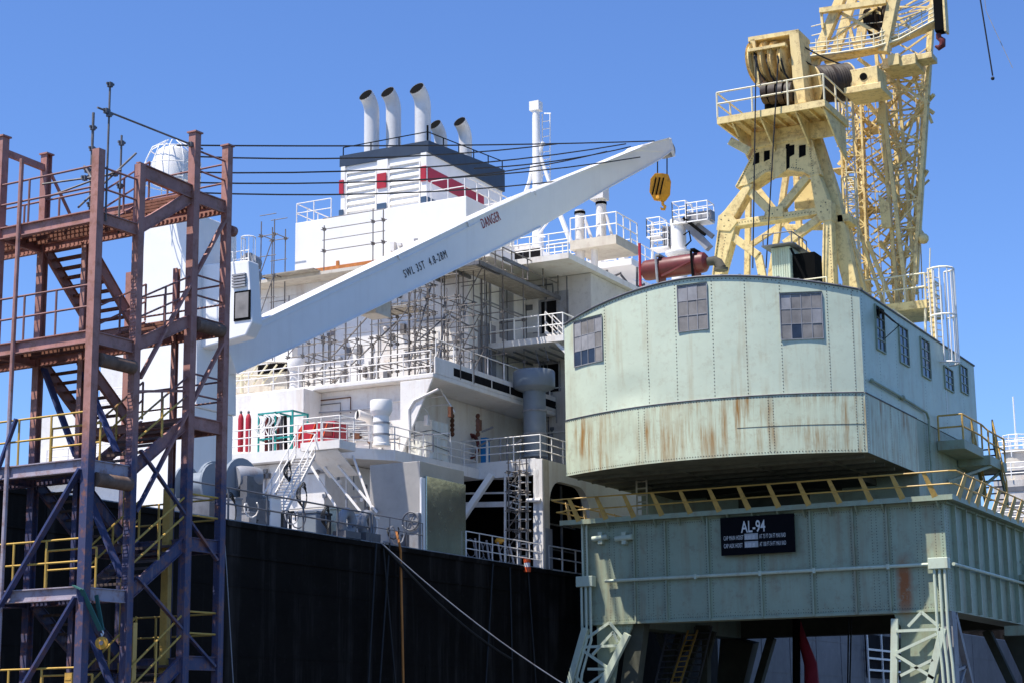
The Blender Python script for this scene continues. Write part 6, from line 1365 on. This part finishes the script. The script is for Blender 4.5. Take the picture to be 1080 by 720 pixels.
# sign AL-94
sx0, sx1 = gx(764), gx(842); sz1 = U(764, 545.5, Y=GY0-.35).z; sz0 = U(764, 585.5, Y=GY0-.35).z
b = MB(); b.box(sx0, sx1, GY0-.36, GY0-.28, sz0, sz1); b.box(sx0+.4, sx0+.5, GY0-.28, GY0-.02, sz0+.3, sz0+.4); b.box(sx1-.5, sx1-.4, GY0-.28, GY0-.02, sz0+.3, sz0+.4); sg = cp(b, 'capacity_sign', 'signblack', .01)
SW = sx1-sx0; SH = sz1-sz0; ys_ = GY0-.366
text('AL-94', .72, (sx0+SW*.285, ys_, sz1-SH*.42), (1,0,0), (0,0,1), 'signwhite', sg, 'crane_number', sx=.63)
for k, (l1, l2) in enumerate((('CAP MAIN HOIST', 'AT 75 FT ON FT MAX RAD'), ('CAP AUX HOIST', 'AT 100 FT-54 FT MAX RAD'))):
    z = sz1-SH*(.60+.205*k); text(l1, .27, (sx0+.14, ys_, z), (1,0,0), (0,0,1), 'signwhite', sg, 'capacity_line', sx=.4, sp_=1.12, off=.0); text(l2, .27, (sx0+SW*.53, ys_, z), (1,0,0), (0,0,1), 'signwhite', sg, 'capacity_line', sx=.34, sp_=1.12, off=.0)
    b = MB(); b.box(sx0+SW*.325, sx0+SW*.51, ys_, ys_+.004, z-.03, z+.24); b.build('patched_number', M['signgrey'], sg)
    text('80,000 LBS', .24, (sx0+SW*.335, ys_-.004, z), (1,0,0), (0,0,1), 'signwhite', sg, 'capacity_line', sx=.42, off=.0)
# legs ------------------------------------------------
def lg(x, y, d=0): return U(x, y, Y=GY0+.1+d)
b = MB()
b.prism([lg(629,641), lg(671,640), lg(666,662), lg(652,690), lg(645,740), lg(632,740), lg(630,690)], (0,.15,0))
b.prism([lg(935,640-17), lg(992,622), lg(992,700), lg(985,740), lg(950,740), lg(950,660), lg(944,650)], (0,.15,0))
for (x0, x1) in ((645,664),): 
    for i in range(7):
        for j in range(6): q = lg(x0+i*3, 650+j*3.4); dome(b, q.x, q.y-.003, q.z, (0,-1,0), .022)
cp(b, 'leg_plate', ('mintdeep', 'rivet'))
def legbar(pts, w, d, name='portal_leg', m='mintdeep', dy=0, up=(0,1,0)):
    b = MB()
    for p, q in zip(pts[:-1], pts[1:]): b.bar(lg(*p, dy), lg(*q, dy), d, w, up=up)
    return cp(b, name, m, .01)
def down(p, q, z=.95):   # extend a sight-line segment on the plane to the quay
    a, c = p, q; return a, c
def leg3(p, q, w, d, m='mint', dy=0, name='portal_leg'):
    a = lg(*p, dy); c = lg(*q, dy); dr = (c-a); k = (1.0-a.z)/dr.z; c = a+dr*k; b = MB(); b.bar(a, c, d, w, up=(0,1,0)); return cp(b, name, m, .01)
leg3((618,662), (603,715), .34, .3, dy=-.5); leg3((662,668), (636,720), .24, .3, dy=-.5); leg3((676,642), (666,720), .62, .8, m='under', dy=.6)
leg3((944,652), (943,720), .2, .3, dy=-.4); leg3((995,662), (980,725), .3, .3, dy=-.4)
b = MB()
for p, q in [((614,676),(643,656)), ((643,656),(658,674)), ((625,690),(647,666)), ((647,666),(652,677)), ((613,682),(657,680)), ((613,684),(643,705)), ((612,728),(643,705)), ((620,705),(643,705)), ((630,735),(606,712)),
             ((945,665),(992,663)), ((945,688),(988,668)), ((945,690),(985,715)), ((950,712),(984,695)), ((958,660),(972,645)), ((972,645),(990,660))]: b.bar(lg(*p, -.5), lg(*q, -.5), .12, .1, up=(0,1,0))
cp(b, 'leg_bracing', 'mint')
# right side leg, I column and strut; rear legs
RX = GX1-.3
b = MB(); p = U(1001, 636, X=GX1+.1); b.box(GX1-.35, GX1+.05, GY0+.15, GY0+.75, .95, GZ0-.002); b.box(GX1+.051, GX1+.07, GY0+.1, GY0+.8, GZ0-2.2, GZ0-.3); b.bar((GX1-.1, GY0+1.0, GZ0-.1), (GX1-.1, GY0+5.2, .95), .25, .3); cp(b, 'portal_leg', 'shade', .02)
b = MB()
for (p, q) in [((GX1-.1, GY0+.8, 4.2), (GX1-.1, GY0+2.6, 4.4)), ((GX1-.1, GY0+.8, 3.2), (GX1-.1, GY0+2.4, 4.4)), ((GX1-.1, GY0+.8, 3.0), (GX1-.1, GY0+3.5, 2.6))]: b.bar(p, q, .12, .12)
cp(b, 'leg_bracing', 'shade')
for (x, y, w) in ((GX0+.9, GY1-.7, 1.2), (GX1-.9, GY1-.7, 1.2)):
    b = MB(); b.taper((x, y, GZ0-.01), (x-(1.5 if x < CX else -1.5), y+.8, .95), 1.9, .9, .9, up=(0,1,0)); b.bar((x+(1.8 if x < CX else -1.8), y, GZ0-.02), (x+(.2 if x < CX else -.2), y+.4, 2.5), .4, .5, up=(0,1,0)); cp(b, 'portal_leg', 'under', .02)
# leg bay beneath: inner left truss tower with stairs
b = MB()
Q = lambda x, y, Y: U(x, y, Y=Y)
for p, q, w in [((694,662),(716,735),.14), ((700,720),(718,665),.3), ((720,725),(738,665),.3), ((738,725),(752,665),.3), ((694,670),(712,700),.1), ((705,700),(735,672),.1), ((745,662),(745,725),.5), ((690,664),(748,662),.4)]: b.bar(Q(*p, 88), Q(*q, 88), .3, w, up=(0,1,0))
b.prism([Q(688,655,88), Q(712,655,88), Q(707,668,88), Q(690,668,88)], (0,.5,0)); cp(b, 'inner_leg', 'under')
b = MB(); a = Q(706, 725, 86.5); c = Q(726, 664, 86.5)
for o_ in (0, .5): b.bar(a+Vector((o_,0,0)), c+Vector((o_,0,0)), .06, .08)
for i in range(11): q = lerp(a, c, i/11); b.bar(q, q+Vector((.5,.0,.02)), .04, .05)
cp(b, 'leg_ladder', 'rail')
b = MB(); ladder(b, Q(698, 728, 87.5), Q(714, 660, 87.5), .9, (1,0,0), .04, .3); ladder(b, Q(726, 728, 87.6), Q(742, 660, 87.6), .9, (1,0,0), .04, .3); cp(b, 'leg_ladder', 'winch')
# dark pole, crimson tarpaulin strip
b = MB(); b.path([Q(842, 652, 90), Q(846, 672, 90), Q(855, 700, 90), Q(857, 735, 90)], [.08,.22,.33,.4], 10); tag(b.build('tarpaulin', M['cloth']), 'narrow crimson tarpaulin hanging below the portal girder', 'tarpaulin')
line('hanging_pole', 'black pole hanging left of the crimson tarpaulin', 'pole', [Q(840, 650, 89.8), Q(840, 735, 89.8)], .2, 'soot')
for x0, x1 in ((898, 896), (895, 894)): line('hanging_cable', ['dark cable below the girder, right one of two before the grey hull', 'dark cable below the girder, left one of two before the grey hull'][x0 == 895], 'cable', [Q(x0, 650, 89), Q(x1, 735, 89)], .04, 'rope')
# side stairs down at far right with yellow rail
b = MB(); a = Vector((GX1+1.4, 90.5, 6.8)); c = Vector((GX1+1.4, 86.5, 1.0))
stair(c, a, .9, (1,0,0), 16, 'under', 'under', 1.0, 'rail')
b = MB(); b.box(GX1+.02, GX1+2.6, 90.2, 91.4, 8.7, 8.95); b.bar((GX1+.1, 90.6, 9.6), (GX1+2.4, 90.6, 8.95), .1, .14); b.box(GX1+.02, GX1+3.2, 86.8, 87.3, 5.95, 6.4); cp(b, 'side_bracket', 'mintdeep')

# ================================================================== FAR SHIP at the right edge
fs_ = empty('moored_ship', U(1075, 560, D=190), 'distant white ship with railed decks at the right edge behind the crane', 'ship')
YF2 = 185.
Q2 = lambda x, y: U(x, y, Y=YF2)
b = MB(); a = Q2(1040, 700); c = Q2(1180, 545); b.box(a.x-6, c.x, YF2, YF2+20, 0, Q2(1070, 552).z); b.build('hull', M['hull'], fs_)
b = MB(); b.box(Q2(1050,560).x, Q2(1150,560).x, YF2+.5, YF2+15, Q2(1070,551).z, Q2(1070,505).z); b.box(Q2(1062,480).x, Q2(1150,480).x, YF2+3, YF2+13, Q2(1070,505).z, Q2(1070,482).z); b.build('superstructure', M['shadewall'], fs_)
b = MB()
for y in (495, 512, 528): b.box(Q2(1052,y).x, Q2(1150,y).x, YF2+.42, YF2+.49, Q2(1070,y+5).z, Q2(1070,y).z)
b.build('shaded_gallery', M['winch'], fs_)
b = MB()
for y in (482, 505, 551): p = Q2(1050, y); q = Q2(1150, y); railing(b, [(p.x, YF2+.3, p.z), (q.x, YF2+.3, p.z)], 1.6, 1.5, .06, (1,.66,.33))
b.build('railing', M['whiteclean'], fs_)
b = MB(); p = Q2(1058, 470); b.lathe((p.x, YF2+6, p.z-4), [(1.2,0),(1.2,4.0),(1.5,4.1),(1.5,4.3)], 20); b.build('round_tower', M['cream'], fs_)
b = MB(); railing(b, [(p.x+1.4*math.cos(t), YF2+6+1.4*math.sin(t), p.z+.3) for t in [i*math.pi/5 for i in range(11)]], 1.5, 1.2, .06, (1,.5)); b.tube((p.x, YF2+6, p.z), (p.x, YF2+6, Q2(1058, 408).z), .08, 6); b.build('tower_rail', M['whiteclean'], fs_)

GROUPS = {'scaffold_tube': 'scaffold tubes clamped on the stair tower', 'ventilator': 'ventilators on the ship decks', 'hanging_line': 'lines hanging down the hull', 'mooring_rope': 'ropes slanting across the hull', 'deck_box': 'boxes behind the ship rail',
          'hose_coil': 'hose coils on the ship', 'wall_fitting': 'chain fittings on the shaded wall', 'scaffold_pole': 'poles leaning over the lit wall', 'mooring_winch': 'mooring winches on the main deck', 'wire_pendant': 'wires hanging in the sky', 'hanging_cable': 'cables below the portal girder'}
for o in list(col.objects):
    if o.parent is None and 'label' in o and 'group' not in o:
        g = GROUPS.get(o.name.split('.')[0])
        if g: o['group'] = g
